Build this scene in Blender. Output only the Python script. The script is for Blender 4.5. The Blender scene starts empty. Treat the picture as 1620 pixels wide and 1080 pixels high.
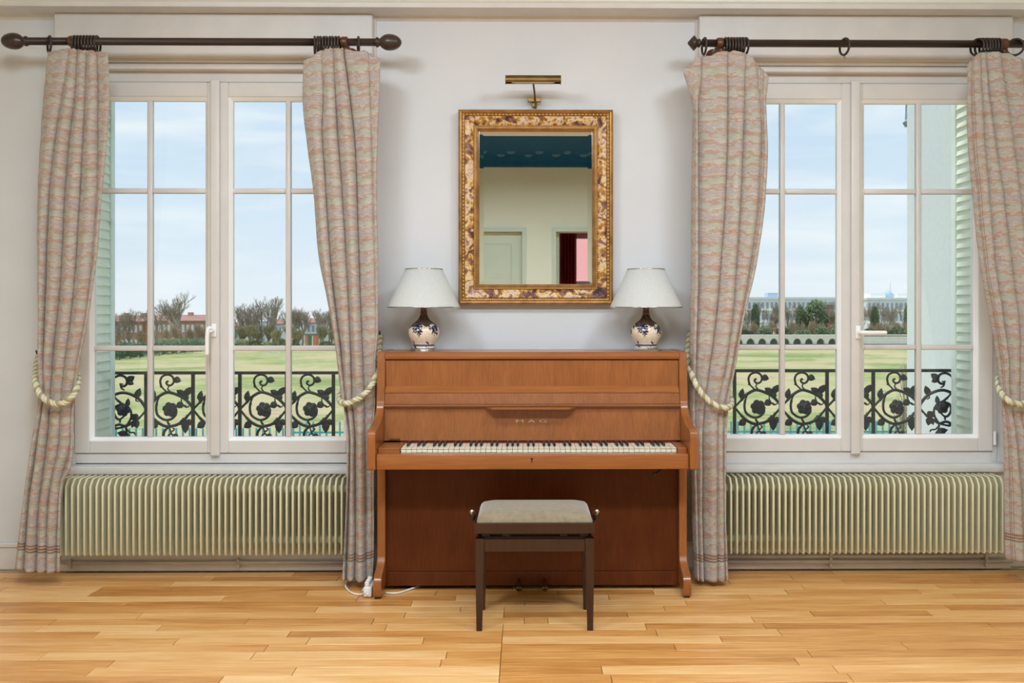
import bpy, bmesh, math, random
from mathutils import Vector, Matrix
from math import sin, cos, pi, radians

# ---------------------------------------------------------------- camera / world / lights
S = bpy.context.scene
COL = S.collection
F, PPY, EYE, YAW = 1464.0, 488.0, 1.342, radians(0.6)
PPX = 832.0 + F*math.tan(YAW)
cam_d = bpy.data.cameras.new('camera')
cam = bpy.data.objects.new('camera', cam_d); COL.objects.link(cam)
cam_d.sensor_width = 36; cam_d.lens = F/1620*36
cam_d.shift_x = -(PPX-810)/1620; cam_d.shift_y = (PPY-540)/1620
cam_d.clip_end = 2000
cam.location = (0, 0, EYE); cam.rotation_euler = (pi/2, 0, -YAW)
S.camera = cam
S.view_settings.view_transform = 'Standard'; S.view_settings.look = 'None'
S.view_settings.exposure = 0.0; S.view_settings.gamma = 1.0
S.view_settings.use_curve_mapping = False

def lin(c):
    return tuple(((v/255)/12.92 if v/255 <= .04045 else ((v/255+.055)/1.055)**2.4) for v in c)
def col(c): return (*lin(c), 1)

def world():
    w = bpy.data.worlds.new('sky'); S.world = w; w.use_nodes = True
    nt = w.node_tree; N = nt.nodes; Lk = nt.links; N.clear()
    out = N.new('ShaderNodeOutputWorld'); bg = N.new('ShaderNodeBackground')
    tc = N.new('ShaderNodeTexCoord'); sp = N.new('ShaderNodeSeparateXYZ')
    Lk.new(tc.outputs['Generated'], sp.inputs[0])
    rp = N.new('ShaderNodeValToRGB'); Lk.new(sp.outputs['Z'], rp.inputs[0])
    e = rp.color_ramp.elements
    e[0].position = 0.0; e[0].color = col((230,238,246))
    e[1].position = .5; e[1].color = col((168,205,238))
    m = e.new(.08); m.color = col((215,231,245))
    m = e.new(.25); m.color = col((196,221,244))
    mp = N.new('ShaderNodeMapping'); mp.inputs['Scale'].default_value = (3, 3, 17)
    Lk.new(tc.outputs['Generated'], mp.inputs[0])
    ns = N.new('ShaderNodeTexNoise'); ns.inputs['Scale'].default_value = 1.6; ns.inputs['Detail'].default_value = 7
    ns.inputs['Distortion'].default_value = .5
    Lk.new(mp.outputs[0], ns.inputs[0])
    cr = N.new('ShaderNodeValToRGB'); Lk.new(ns.outputs[0], cr.inputs[0])
    cr.color_ramp.elements[0].position = .42; cr.color_ramp.elements[0].color = (0,0,0,1)
    cr.color_ramp.elements[1].position = .72; cr.color_ramp.elements[1].color = (.85,.85,.85,1)
    mx = N.new('ShaderNodeMix'); mx.data_type = 'RGBA'
    Lk.new(cr.outputs[0], mx.inputs['Factor']); Lk.new(rp.outputs[0], mx.inputs['A'])
    mx.inputs['B'].default_value = col((240,246,250))
    Lk.new(mx.outputs['Result'], bg.inputs[0]); bg.inputs[1].default_value = 1.12
    Lk.new(bg.outputs[0], out.inputs[0])
world()

def area(name, loc, target, sx, sy, power, c=(1,1,1)):
    d = bpy.data.lights.new(name, 'AREA'); d.shape = 'RECTANGLE'; d.size = sx; d.size_y = sy
    d.energy = power; d.color = c
    o = bpy.data.objects.new(name, d); COL.objects.link(o); o.location = loc
    o.rotation_euler = (Vector(target)-Vector(loc)).to_track_quat('-Z', 'Y').to_euler()
    return o
LC = (.845, .955, 1.06)
area('unseen_ceiling_light', (-1.25, 2.5, 3.08), (-1.0, 3.6, 0), .6, .5, 36, LC)
area('unseen_ceiling_light', (1.35, 2.5, 3.08), (1.1, 3.6, 0), .6, .5, 36, LC)
area('unseen_ceiling_light', (.05, .95, 3.10), (.05, 1.25, 0), 2.2, .4, 132, LC)  # unseen fill, added to brighten the room front and the back wall
sd = bpy.data.lights.new('sun', 'SUN'); sd.energy = 3.6; sd.angle = radians(6); sd.color = (1, .95, .86)
so = bpy.data.objects.new('sun', sd); COL.objects.link(so); so.location = (-10, -10, 30)
so.rotation_euler = Vector((.30, .08, -.95)).to_track_quat('-Z', 'Y').to_euler()

# ---------------------------------------------------------------- helpers
def P(px, py, Y):
    a = (px-PPX)/F; b = (PPY-py)/F
    dx = sin(YAW)+a*cos(YAW); dy = cos(YAW)-a*sin(YAW)
    t = Y/dy
    return Vector((t*dx, Y, EYE+t*b))
def X(px, Y): return P(px, 500, Y).x
def Z(py, Y, px=832): return P(px, py, Y).z
def at_z(px, py, z):
    a = (px-PPX)/F; b = (PPY-py)/F
    t = (z-EYE)/b
    return Vector((t*(sin(YAW)+a*cos(YAW)), t*(cos(YAW)-a*sin(YAW)), z))

WLOC = {}
class MB:
    def __init__(s): s.v = []; s.f = []; s.uv = None; s.sm = []
    def add(s, vs, fs, smooth=False):
        o = len(s.v); s.v += [Vector(p) for p in vs]
        s.f += [tuple(i+o for i in f) for f in fs]; s.sm += [smooth]*len(fs); return s
    def box(s, x0, x1, y0, y1, z0, z1, bv=0, seg=1):
        x0,x1 = min(x0,x1),max(x0,x1); y0,y1 = min(y0,y1),max(y0,y1); z0,z1 = min(z0,z1),max(z0,z1)
        if bv <= 0:
            return s.add([(x,y,z) for x in (x0,x1) for y in (y0,y1) for z in (z0,z1)],
                  [(0,1,3,2),(4,6,7,5),(0,4,5,1),(2,3,7,6),(0,2,6,4),(1,5,7,3)])
        bm = bmesh.new(); bmesh.ops.create_cube(bm, size=1)
        for v in bm.verts: v.co = ((x0+x1)/2+v.co.x*(x1-x0), (y0+y1)/2+v.co.y*(y1-y0), (z0+z1)/2+v.co.z*(z1-z0))
        bmesh.ops.bevel(bm, geom=bm.edges[:], offset=bv, segments=seg, affect='EDGES', profile=.5)
        return s.bm(bm, seg > 1)
    def bm(s, bm, smooth=False):
        bm.verts.index_update()
        s.add([v.co.copy() for v in bm.verts], [[v.index for v in f.verts] for f in bm.faces], smooth); bm.free(); return s
    def prism(s, pts, axis, a, b, bv=0):
        """polygon pts in the two other axes (order xyz without axis), extruded a..b"""
        def mk(p, t):
            return {'x': (t,p[0],p[1]), 'y': (p[0],t,p[1]), 'z': (p[0],p[1],t)}[axis]
        n = len(pts)
        vs = [mk(p,a) for p in pts]+[mk(p,b) for p in pts]
        fs = [tuple(range(n)), tuple(range(2*n-1, n-1, -1))]+[(i,(i+1)%n,n+(i+1)%n,n+i)[::-1] for i in range(n)]
        bm = bmesh.new(); bv_ = [bm.verts.new(v) for v in vs]
        for f in fs: bm.faces.new([bv_[i] for i in f])
        bmesh.ops.recalc_face_normals(bm, faces=bm.faces)
        if bv > 0:
            caps = [f for f in bm.faces if len(f.verts) == n and n != 4] or [max(bm.faces, key=lambda f: f.calc_area())]
            es = set(e for f in caps for e in f.edges)
            bmesh.ops.bevel(bm, geom=list(es), offset=bv, segments=2, affect='EDGES', profile=.5)
        return s.bm(bm)
    def lathe(s, prof, c=(0,0,0), n=32, axis='z', cap=True, smooth=True):
        vs = []; fs = []
        m = len(prof)
        for i in range(n):
            a = 2*pi*i/n
            for r, h in prof:
                p = (r*cos(a), r*sin(a), h)
                if axis == 'x': p = (h, r*cos(a), r*sin(a))
                if axis == 'y': p = (r*cos(a), h, r*sin(a))
                vs.append((c[0]+p[0], c[1]+p[1], c[2]+p[2]))
        for i in range(n):
            j = (i+1) % n
            for k in range(m-1): 
                fs.append((i*m+k, j*m+k, j*m+k+1, i*m+k+1) if axis != 'y' else (i*m+k, i*m+k+1, j*m+k+1, j*m+k))
        s.add(vs, fs, smooth)
        if cap:
            o = len(s.v)-len(vs)
            for k in (0, m-1):
                if prof[k][0] > 1e-6: s.f.append(tuple(o+i*m+k for i in range(n))); s.sm.append(False)
        return s
    def tube(s, pts, r, n=8, closed=False, cap=True, flat=None, smooth=True):
        pts = [Vector(p) for p in pts]; m = len(pts)
        rr = r if isinstance(r, (list,tuple)) else [r]*m
        tg = []
        for i in range(m):
            a = pts[i-1] if (i > 0 or closed) else pts[i]; b = pts[(i+1) % m] if (i < m-1 or closed) else pts[i]
            t = b-a
            tg.append(t.normalized() if t.length > 1e-9 else Vector((0,0,1)))
        up = Vector((0,0,1)) if abs(tg[0].z) < .9 else Vector((1,0,0))
        if flat is not None: up = Vector(flat)
        nrm = (up-tg[0]*up.dot(tg[0])).normalized()
        vs = []
        for i in range(m):
            nrm = nrm-tg[i]*nrm.dot(tg[i])
            nrm = nrm.normalized() if nrm.length > 1e-6 else Vector((1,0,0))
            bn = tg[i].cross(nrm)
            for k in range(n):
                a = 2*pi*k/n
                vs.append(pts[i]+(nrm*cos(a)+bn*sin(a))*rr[i])
        fs = []
        for i in range(m if closed else m-1):
            j = (i+1) % m
            for k in range(n):
                l = (k+1) % n
                fs.append((i*n+k, i*n+l, j*n+l, j*n+k))
        o = len(s.v); s.add(vs, fs, smooth)
        if cap and not closed:
            s.f.append(tuple(o+k for k in range(n))[::-1]); s.sm.append(False)
            s.f.append(tuple(o+(m-1)*n+k for k in range(n))); s.sm.append(False)
        return s
    def ball(s, c, r, n=12, sq=(1,1,1)):
        prof = [(max(1e-7, r*sin(pi*i/(n//2))), -r*cos(pi*i/(n//2))) for i in range(n//2+1)]
        o = len(s.v); s.lathe(prof, (0,0,0), n, cap=False)
        for i in range(o, len(s.v)):
            v = s.v[i]; s.v[i] = Vector((c[0]+v.x*sq[0], c[1]+v.y*sq[1], c[2]+v.z*sq[2]))
        return s
    def mesh(s, name, mat, off=Vector((0,0,0))):
        me = bpy.data.meshes.new(name)
        me.from_pydata([v-off for v in s.v], [], s.f)
        me.polygons.foreach_set('use_smooth', s.sm)
        if s.uv:
            ul = me.uv_layers.new(name='UVMap')
            for lp in me.loops: ul.data[lp.index].uv = s.uv[lp.vertex_index]
        me.materials.append(mat); me.update()
        return me
    def build(s, name, mat, parent=None, base=None):
        if parent is not None:
            off = WLOC[parent.name]
        else:
            xs = [v.x for v in s.v]; ys = [v.y for v in s.v]; zs = [v.z for v in s.v]
            off = base or Vector(((min(xs)+max(xs))/2, (min(ys)+max(ys))/2, min(zs)))
        me = s.mesh(name, mat, off)
        o = bpy.data.objects.new(name, me); COL.objects.link(o)
        if parent is not None: o.parent = parent
        else: o.location = off
        WLOC[o.name] = off.copy()
        return o
def tag(o, label=None, cat=None, group=None, kind=None):
    if label: o['label'] = label
    if cat: o['category'] = cat
    if group: o['group'] = group
    if kind: o['kind'] = kind
    return o
def thing(name, loc, label, cat, group=None, kind=None):
    o = bpy.data.objects.new(name, None); COL.objects.link(o); o.location = loc
    o.empty_display_size = .1; WLOC[o.name] = Vector(loc)
    return tag(o, label, cat, group, kind)
def inst(name, me, parent, wloc, rot=None, scale=None):
    """object sharing mesh data, placed at a world location under parent"""
    o = bpy.data.objects.new(name, me); COL.objects.link(o)
    base = WLOC[parent.name] if parent is not None else Vector((0,0,0))
    o.parent = parent; o.location = Vector(wloc)-base
    if rot: o.rotation_euler = rot
    if scale: o.scale = scale
    WLOC[o.name] = Vector(wloc)
    return o
def interp(pts, t):
    """Catmull-Rom / Hermite through (t, v) points"""
    if t <= pts[0][0]: return pts[0][1]
    if t >= pts[-1][0]: return pts[-1][1]
    for i in range(len(pts)-1):
        if pts[i][0] <= t <= pts[i+1][0]:
            t0,v0 = pts[i]; t1,v1 = pts[i+1]; h = t1-t0
            d = (v1-v0)/h
            dp = (v0-pts[i-1][1])/(t0-pts[i-1][0]) if i > 0 else d
            dn = (pts[i+2][1]-v1)/(pts[i+2][0]-t1) if i < len(pts)-2 else d
            m0 = 0 if dp*d <= 0 else 2*dp*d/(dp+d); m1 = 0 if dn*d <= 0 else 2*dn*d/(dn+d)
            s = (t-t0)/h
            return (2*s**3-3*s**2+1)*v0+(s**3-2*s**2+s)*h*m0+(-2*s**3+3*s**2)*v1+(s**3-s**2)*h*m1
def spline(pts, n=8, closed=False):
    pts = [Vector(p) for p in pts]; m = len(pts); out = []
    for i in range(m if closed else m-1):
        p0 = pts[i-1] if (i > 0 or closed) else pts[0]*2-pts[1]
        p1 = pts[i]; p2 = pts[(i+1) % m]
        p3 = pts[(i+2) % m] if (i < m-2 or closed) else p2*2-p1
        for k in range(n):
            t = k/n
            out.append(.5*((2*p1)+(p2-p0)*t+(2*p0-5*p1+4*p2-p3)*t*t+(3*p1-p0-3*p2+p3)*t**3))
    if not closed: out.append(pts[-1])
    return out

# ---------------------------------------------------------------- materials
def mat(name, base, rough=.5, metal=0, spec=.5):
    m = bpy.data.materials.new(name); m.use_nodes = True
    b = m.node_tree.nodes['Principled BSDF']
    b.inputs['Base Color'].default_value = col(base); b.inputs['Roughness'].default_value = rough
    b.inputs['Metallic'].default_value = metal; b.inputs['Specular IOR Level'].default_value = spec
    return m
def nd(m, t, **kw):
    n = m.node_tree.nodes.new('ShaderNode'+t)
    for k, v in kw.items():
        if k in n.inputs: n.inputs[k].default_value = v
        else: setattr(n, k, v)
    return n
def lk(m, a, b): m.node_tree.links.new(a, b)
def bsdf(m): return m.node_tree.nodes['Principled BSDF']
def ramp(m, src, stops, const=False):
    r = nd(m, 'ValToRGB'); e = r.color_ramp.elements
    if const: r.color_ramp.interpolation = 'CONSTANT'
    while len(e) < len(stops): e.new(.5)
    for k, (p, c) in enumerate(stops):
        e[k].position = p; e[k].color = col(c) if max(c) > 1 else (*c, 1)
    lk(m, src, r.inputs[0]); return r.outputs[0]
def noise(m, scale=(1,1,1), sc=5, det=3, coord='Object', dist=0, off=None):
    tc = nd(m, 'TexCoord'); mp = nd(m, 'Mapping'); mp.inputs['Scale'].default_value = scale
    lk(m, tc.outputs[coord], mp.inputs[0])
    if off is not None: lk(m, off, mp.inputs['Location'])
    n = nd(m, 'TexNoise', Scale=sc, Detail=det, Distortion=dist); lk(m, mp.outputs[0], n.inputs[0])
    return n.outputs[0]
def bump(m, src, strength=.1, dist=.01):
    b = nd(m, 'Bump', Strength=strength, Distance=dist); lk(m, src, b.inputs['Height'])
    lk(m, b.outputs[0], bsdf(m).inputs['Normal'])
def mixc(m, fac, a, b, mode='MIX'):
    x = nd(m, 'Mix', data_type='RGBA', blend_type=mode)
    for s, v in (('Factor', fac), ('A', a), ('B', b)):
        if isinstance(v, (int, float)): x.inputs[s].default_value = v
        elif isinstance(v, tuple): x.inputs[s].default_value = col(v)
        else: lk(m, v, x.inputs[s])
    return x.outputs['Result']
def mth(m, op, a, b=None, c=None):
    x = nd(m, 'Math', operation=op)
    for k, v in enumerate((a, b, c)):
        if v is None: continue
        if isinstance(v, (int, float)): x.inputs[k].default_value = v
        else: lk(m, v, x.inputs[k])
    return x.outputs[0]
def speckled(name, c0, c1, rough=.5, sc=6, scale=(1,1,1), metal=0, bp=0, spec=.5, det=4):
    m = mat(name, c0, rough, metal, spec)
    n = noise(m, scale, sc, det)
    lk(m, ramp(m, n, [(.3, c0), (.7, c1)]), bsdf(m).inputs['Base Color'])
    if bp: bump(m, n, bp, .002)
    return m
def wood(name, stops, rough, grain='z', sc=1.0, coat=0, var=0, bp=.05, fine=60):
    """fine-grained veneer; grain runs along the given axis"""
    m = mat(name, stops[0][1], rough)
    st = {'z': (fine,fine,3), 'x': (3,fine,fine), 'y': (fine,3,fine)}[grain]
    off = None
    if var:
        oi = nd(m, 'ObjectInfo'); cx = nd(m, 'CombineXYZ')
        lk(m, mth(m, 'MULTIPLY', oi.outputs['Random'], 37), cx.inputs[0]); lk(m, mth(m, 'MULTIPLY', oi.outputs['Random'], 91), cx.inputs[1])
        off = cx.outputs[0]
    n1 = noise(m, st, 1.2*sc, 5, off=off, dist=.6)
    st2 = {'z': (4,4,1.2), 'x': (.8,5,5), 'y': (5,.8,5)}[grain]
    n2 = noise(m, st2, 1.6*sc, 3, off=off, dist=.3)
    f = mth(m, 'MULTIPLY_ADD', n1, .6, mth(m, 'MULTIPLY', n2, .4))
    if var: f = mth(m, 'ADD', f, mth(m, 'MULTIPLY', mth(m, 'SUBTRACT', nd(m, 'ObjectInfo').outputs['Random'], .5), var))
    lk(m, ramp(m, f, stops), bsdf(m).inputs['Base Color'])
    bump(m, n1, bp, .001)
    if coat: bsdf(m).inputs['Coat Weight'].default_value = coat; bsdf(m).inputs['Coat Roughness'].default_value = .12
    return m

M = {}
M['wall'] = speckled('wall_paint', (215,216,218), (220,221,223), .75, 3, bp=.04)
M['cream_wall'] = speckled('cream_wall_paint', (232,233,214), (238,239,222), .75, 2)
M['ceil'] = speckled('ceiling_paint', (232,234,230), (238,240,236), .7, 3)
M['trim'] = speckled('trim_paint', (214,210,206), (222,218,214), .45, 8, bp=.03)
M['pvc'] = speckled('white_window_frame', (216,212,208), (223,219,215), .35, 6, bp=.02)
M['bead'] = speckled('lit_white_bead', (248,248,247), (252,252,251), .3, 6)  # whiter than the frame: outdoor light on the bead is put into the colour
M['plank'] = wood('oak_plank', [(.24,(168,104,46)), (.42,(216,152,82)), (.56,(236,180,112)), (.76,(252,212,154))], .34, 'x', 1.3, coat=.15, var=.27, bp=.08, fine=130)
M['subfloor'] = wood('oak_floor_far', [(.25,(150,95,38)), (.5,(196,138,64)), (.8,(222,168,94))], .32, 'x')
M['joint'] = mat('floor_joint', (60,36,16), .8)
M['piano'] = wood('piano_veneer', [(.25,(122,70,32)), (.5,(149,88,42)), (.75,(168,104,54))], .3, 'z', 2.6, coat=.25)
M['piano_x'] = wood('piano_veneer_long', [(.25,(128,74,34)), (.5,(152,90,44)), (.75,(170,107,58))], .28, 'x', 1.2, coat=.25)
M['piano_shaded'] = wood('piano_shaded_veneer', [(.25,(76,34,13)), (.5,(90,43,17)), (.75,(102,53,24))], .32, 'z', 2.6, coat=.2)  # piano veneer darkened: much of the shade below the keyboard is in the colour
bsdf(M['piano_shaded']).inputs['Specular IOR Level'].default_value = .2; bsdf(M['piano_shaded']).inputs['Coat Weight'].default_value = 0
M['stool'] = wood('stool_wood', [(.3,(36,17,10)), (.6,(54,28,17)), (.8,(68,38,24))], .32, 'z', 1.2, coat=.2)
M['rod'] = wood('rod_wood', [(.3,(44,30,24)), (.6,(62,44,36)), (.8,(78,58,48))], .35, 'x', 1.0, coat=.1)
M['ring'] = speckled('ring_wood', (46,34,28), (66,52,44), .4, 30)
M['bracket'] = speckled('bracket_wood', (86,48,28), (106,62,38), .35, 30)
M['black'] = mat('black_paint', (16,15,15), .4)
M['black_key'] = mat('black_key', (12,12,14), .35, spec=.25)
M['ivory'] = speckled('ivory_key', (232,226,200), (240,235,212), .28, 25)
M['felt'] = mat('red_felt', (104,20,18), .9)
M['brass'] = speckled('brass', (150,118,62), (172,138,78), .35, 20, metal=1)
M['oldbrass'] = speckled('old_brass', (112,92,58), (138,114,72), .38, 12, metal=1)
M['gold'] = speckled('gilded_wood', (138,98,52), (178,134,80), .36, 22, metal=.6)
M['steel'] = mat('polished_steel', (200,200,196), .2, 1)
M['velvet'] = speckled('beige_velvet', (132,119,98), (150,137,115), .95, 45, (1,1,1), spec=.1)
bsdf(M['velvet']).inputs['Sheen Weight'].default_value = .5
M['rad'] = speckled('radiator_enamel', (217,211,176), (222,216,184), .38, 6)
M['pipe'] = speckled('painted_pipe', (188,180,170), (200,192,182), .5, 12)
M['iron'] = speckled('black_iron', (26,30,38), (36,41,50), .5, 30, bp=.15)
M['shutter'] = speckled('shutter_paint', (222,234,226), (234,240,233), .55, 9)
M['slat'] = speckled('shutter_slat_paint', (226,232,214), (238,236,214), .55, 14)
M['plaster'] = speckled('exterior_plaster', (214,219,221), (221,226,227), .9, 30, bp=.2)
M['zinc'] = speckled('zinc_gutter', (110,130,150), (150,168,186), .5, 14, metal=.4)
M['cable'] = mat('white_cable', (232,230,224), .45)
M['teal'] = speckled('teal_ceiling_paint', (28,84,130), (40,98,144), .75, 20, spec=.08)
M['door'] = speckled('pale_green_door_paint', (205,214,196), (212,220,203), .4, 4)
M['red'] = speckled('red_curtain_cloth', (150,36,44), (176,52,58), .9, 20, (6,6,.5))
M['shade'] = speckled('lampshade_cloth', (198,198,195), (205,205,202), .85, 90, spec=.2)
def glassy():
    m = bpy.data.materials.new('window_glass'); m.use_nodes = True
    N = m.node_tree.nodes; N.clear()
    o = N.new('ShaderNodeOutputMaterial'); t = N.new('ShaderNodeBsdfTransparent'); g = N.new('ShaderNodeBsdfGlossy')
    g.inputs['Roughness'].default_value = .02; t.inputs[0].default_value = (.97,.985,.98,1)
    fr = N.new('ShaderNodeFresnel'); fr.inputs[0].default_value = 1.45
    mx = N.new('ShaderNodeMixShader'); lk(m, fr.outputs[0], mx.inputs[0]); lk(m, t.outputs[0], mx.inputs[1]); lk(m, g.outputs[0], mx.inputs[2])
    lk(m, mx.outputs[0], o.inputs[0]); return m
M['glass'] = glassy()
M['gilt'] = mat('bright_gilt', (214,172,104), .28, .6)
M['letter'] = mat('gold_letter', (206,178,128), .4)
M['mirror'] = mat('mirror_glass', (226,232,228), .015, 1)
def marble():
    m = mat('gilt_marbled_band', (200,150,70), .38)
    n = noise(m, (1,1,1), 17, 6, dist=1.2); n2 = noise(m, (1,1,1), 60, 3)
    f = mth(m, 'MULTIPLY_ADD', n, .8, mth(m, 'MULTIPLY', n2, .2))
    lk(m, ramp(m, f, [(.36,(66,38,40)), (.43,(120,82,84)), (.47,(158,108,50)), (.51,(204,158,74)), (.55,(228,204,160)), (.59,(206,180,172)), (.64,(150,100,70))]), bsdf(m).inputs['Base Color'])
    return m
M['marble'] = marble()
def fabric(edge):
    m = mat('curtain_cloth_trimmed' if edge else 'curtain_cloth', (200,170,150), .92, spec=.15)
    tc = nd(m, 'TexCoord'); sp = nd(m, 'SeparateXYZ'); lk(m, tc.outputs['UV'], sp.inputs[0])
    # woven bands: peach, cream, lilac and sage rows with ragged, wavy edges
    wob = noise(m, (6,9,1), 1.0, 3, 'UV', dist=.3); rag = noise(m, (11,95,1), 1.0, 3, 'UV')
    t_ = mth(m, 'MULTIPLY_ADD', sp.outputs['Y'], 1/.108, mth(m, 'MULTIPLY_ADD', mth(m, 'SUBTRACT', wob, .5), .8, mth(m, 'MULTIPLY', mth(m, 'SUBTRACT', rag, .5), .75)))
    fr = mth(m, 'FRACT', t_)
    PE, CR, LI, SG = (194,148,122), (226,214,200), (192,181,178), (196,199,182)
    c1 = ramp(m, fr, [(0,PE), (.15,(204,168,146)), (.20,CR), (.28,LI), (.42,LI), (.47,CR), (.52,PE), (.64,(202,164,142)), (.70,CR), (.78,SG), (.92,SG), (1,PE)])
    n2 = noise(m, (2.4,14,1), 1.5, 3, 'UV', dist=.5)
    c2 = ramp(m, n2, [(.36,(200,204,182)), (.46,(218,212,202)), (.56,(206,196,194)), (.66,(216,184,166))])
    c = mixc(m, .35, c1, c2)
    fine = noise(m, (90,420,1), 1.0, 2, 'UV')
    c = mixc(m, .5, c, ramp(m, fine, [(.3,(200,200,200)), (.7,(255,255,255))]), 'MULTIPLY')
    v = sp.outputs['Y']; u = sp.outputs['X']
    def lines(coord, ds, w):
        tot = None
        for d in ds:
            t = mth(m, 'LESS_THAN', mth(m, 'ABSOLUTE', mth(m, 'SUBTRACT', coord, d)), w)
            tot = t if tot is None else mth(m, 'MAXIMUM', tot, t)
        return tot
    ln = lines(v, (.098,.112,.126), .0035)
    if edge: ln = mth(m, 'MAXIMUM', ln, lines(u, (.085,.105,.135), .004))
    c = mixc(m, mth(m, 'MULTIPLY', ln, .75), c, (128,84,52))
    lk(m, c, bsdf(m).inputs['Base Color'])
    bump(m, fine, .25, .002)
    bsdf(m).inputs['Sheen Weight'].default_value = .2
    tr = nd(m, 'BsdfTranslucent'); lk(m, c, tr.inputs[0])
    mx = nd(m, 'MixShader'); mx.inputs[0].default_value = .22
    out = m.node_tree.nodes['Material Output']
    lk(m, bsdf(m).outputs[0], mx.inputs[1]); lk(m, tr.outputs[0], mx.inputs[2]); lk(m, mx.outputs[0], out.inputs[0])
    return m
M['cloth'] = fabric(False); M['cloth_t'] = fabric(True)
M['rope'] = speckled('cream_cord', (208,202,172), (222,217,192), .8, 60)
M['rope_g'] = speckled('green_gold_cord', (158,148,104), (176,166,122), .8, 60)
def vase():
    m = mat('painted_ceramic', (226,208,182), .22)
    tc = nd(m, 'TexCoord'); sp = nd(m, 'SeparateXYZ'); lk(m, tc.outputs['Object'], sp.inputs[0])
    z = sp.outputs['Z']
    th = mth(m, 'ARCTAN2', sp.outputs['Y'], sp.outputs['X'])
    wav = mth(m, 'ABSOLUTE', mth(m, 'SINE', mth(m, 'MULTIPLY', th, 2.5)))
    n = noise(m, (1,1,1), 90, 3); n2 = noise(m, (1,1,1), 42, 2, dist=1.5)
    c = ramp(m, n2, [(.4,(226,206,180)), (.6,(234,218,196))])
    # foliage hanging from the shoulder in garlands
    hang = mth(m, 'ADD', mth(m, 'MULTIPLY_ADD', wav, -.052, .128), mth(m, 'MULTIPLY', mth(m, 'SUBTRACT', n2, .5), .075))
    leaf = mth(m, 'MULTIPLY', mth(m, 'GREATER_THAN', z, hang), mth(m, 'GREATER_THAN', n, .46))
    c = mixc(m, leaf, c, (34,44,78))
    spr = mth(m, 'MULTIPLY', mth(m, 'GREATER_THAN', mth(m, 'SINE', mth(m, 'MULTIPLY_ADD', th, 5, 1)), .72), mth(m, 'MULTIPLY', mth(m, 'LESS_THAN', z, .052), mth(m, 'GREATER_THAN', n, .5)))
    c = mixc(m, spr, c, (40,48,80))
    ring = mth(m, 'LESS_THAN', mth(m, 'ABSOLUTE', mth(m, 'SUBTRACT', z, .026)), .005)
    c = mixc(m, ring, c, (84,88,116))
    sh = mth(m, 'GREATER_THAN', z, mth(m, 'MULTIPLY_ADD', wav, .016, .116))
    c = mixc(m, sh, c, ramp(m, n, [(.35,(52,38,34)), (.6,(96,72,60)), (.75,(140,110,90))]))
    lk(m, c, bsdf(m).inputs['Base Color'])
    return m
M['vase'] = vase()
# ---------------------------------------------------------------- room shell
YW, YS, YF = 4.79, 4.80, 4.734          # wall face, sash face, face of the window surround
YO = 5.05                               # outer face of the wall
XL, XR, YB, ZC = -3.4, 3.4, -1.52, 3.13
WC = [X(344.5, YS), X(1348, YS)]        # window centre lines
HO, HW = .766, .808                     # half opening, half surround
ZT = [Z(92, YF, 344), Z(97, YF, 1348)]  # top of surround opening
ZB = [Z(738, YF, 344), Z(735, YF, 1348)]
def struct(mb, name, m, label, cat, parent=None):
    o = mb.build(name, m, parent)
    if parent is None: tag(o, label, cat, kind='structure')
    return o
random.seed(4)
# floor slab and planks
fl = struct(MB().box(XL, XR, YB, YO, -.06, -.014), 'floor', M['subfloor'], 'honey-coloured oak strip floor across the whole room', 'floor')
seam = X(791, 3.45)
rw = .0785
def plank(x0, x1, y0, y1):
    g = .0013; c = .0007; dz = random.uniform(-.0004, .0004)
    a0,a1,b0,b1 = x0+g, x1-g, y0+g, y1-g
    vs = [(a0,b0,-.0135),(a1,b0,-.0135),(a1,b1,-.0135),(a0,b1,-.0135),
          (a0,b0,-c+dz),(a1,b0,-c+dz),(a1,b1,-c+dz),(a0,b1,-c+dz),
          (a0+c,b0+c,dz),(a1-c,b0+c,dz),(a1-c,b1-c,dz),(a0+c,b1-c,dz)]
    fs = [(0,3,2,1),(8,9,10,11)]+[(i,(i+1)%4,4+(i+1)%4,4+i) for i in range(4)]+[(4+i,4+(i+1)%4,8+(i+1)%4,8+i) for i in range(4)]
    cx, cy = (x0+x1)/2, (y0+y1)/2
    mb = MB().add([Vector(v)-Vector((cx,cy,0)) for v in vs], fs)
    inst('plank', mb.mesh('plank', M['plank']), fl, (cx, cy, 0))
y = YF-.004; row = 0
while y > 2.62:
    y0 = max(y-rw, 2.5)
    cuts = [XL]
    xx = XL+random.uniform(.2, 1.1)
    split = y < 4.28
    while xx < XR-.2:
        cuts.append(xx); xx += random.choice((.5,.62,.75,.9,1.1,1.3))*random.uniform(.9,1.1)
    cuts.append(XR)
    if split:
        cuts = [c for c in cuts if abs(c-seam) > .12 or c in (XL,XR)]
        cuts.append(seam+(0 if y < 4.0 else random.choice((0,.09)))); cuts.sort()
    for a, b in zip(cuts, cuts[1:]): plank(a, b, y0, y)
    y = y0; row += 1
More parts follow.
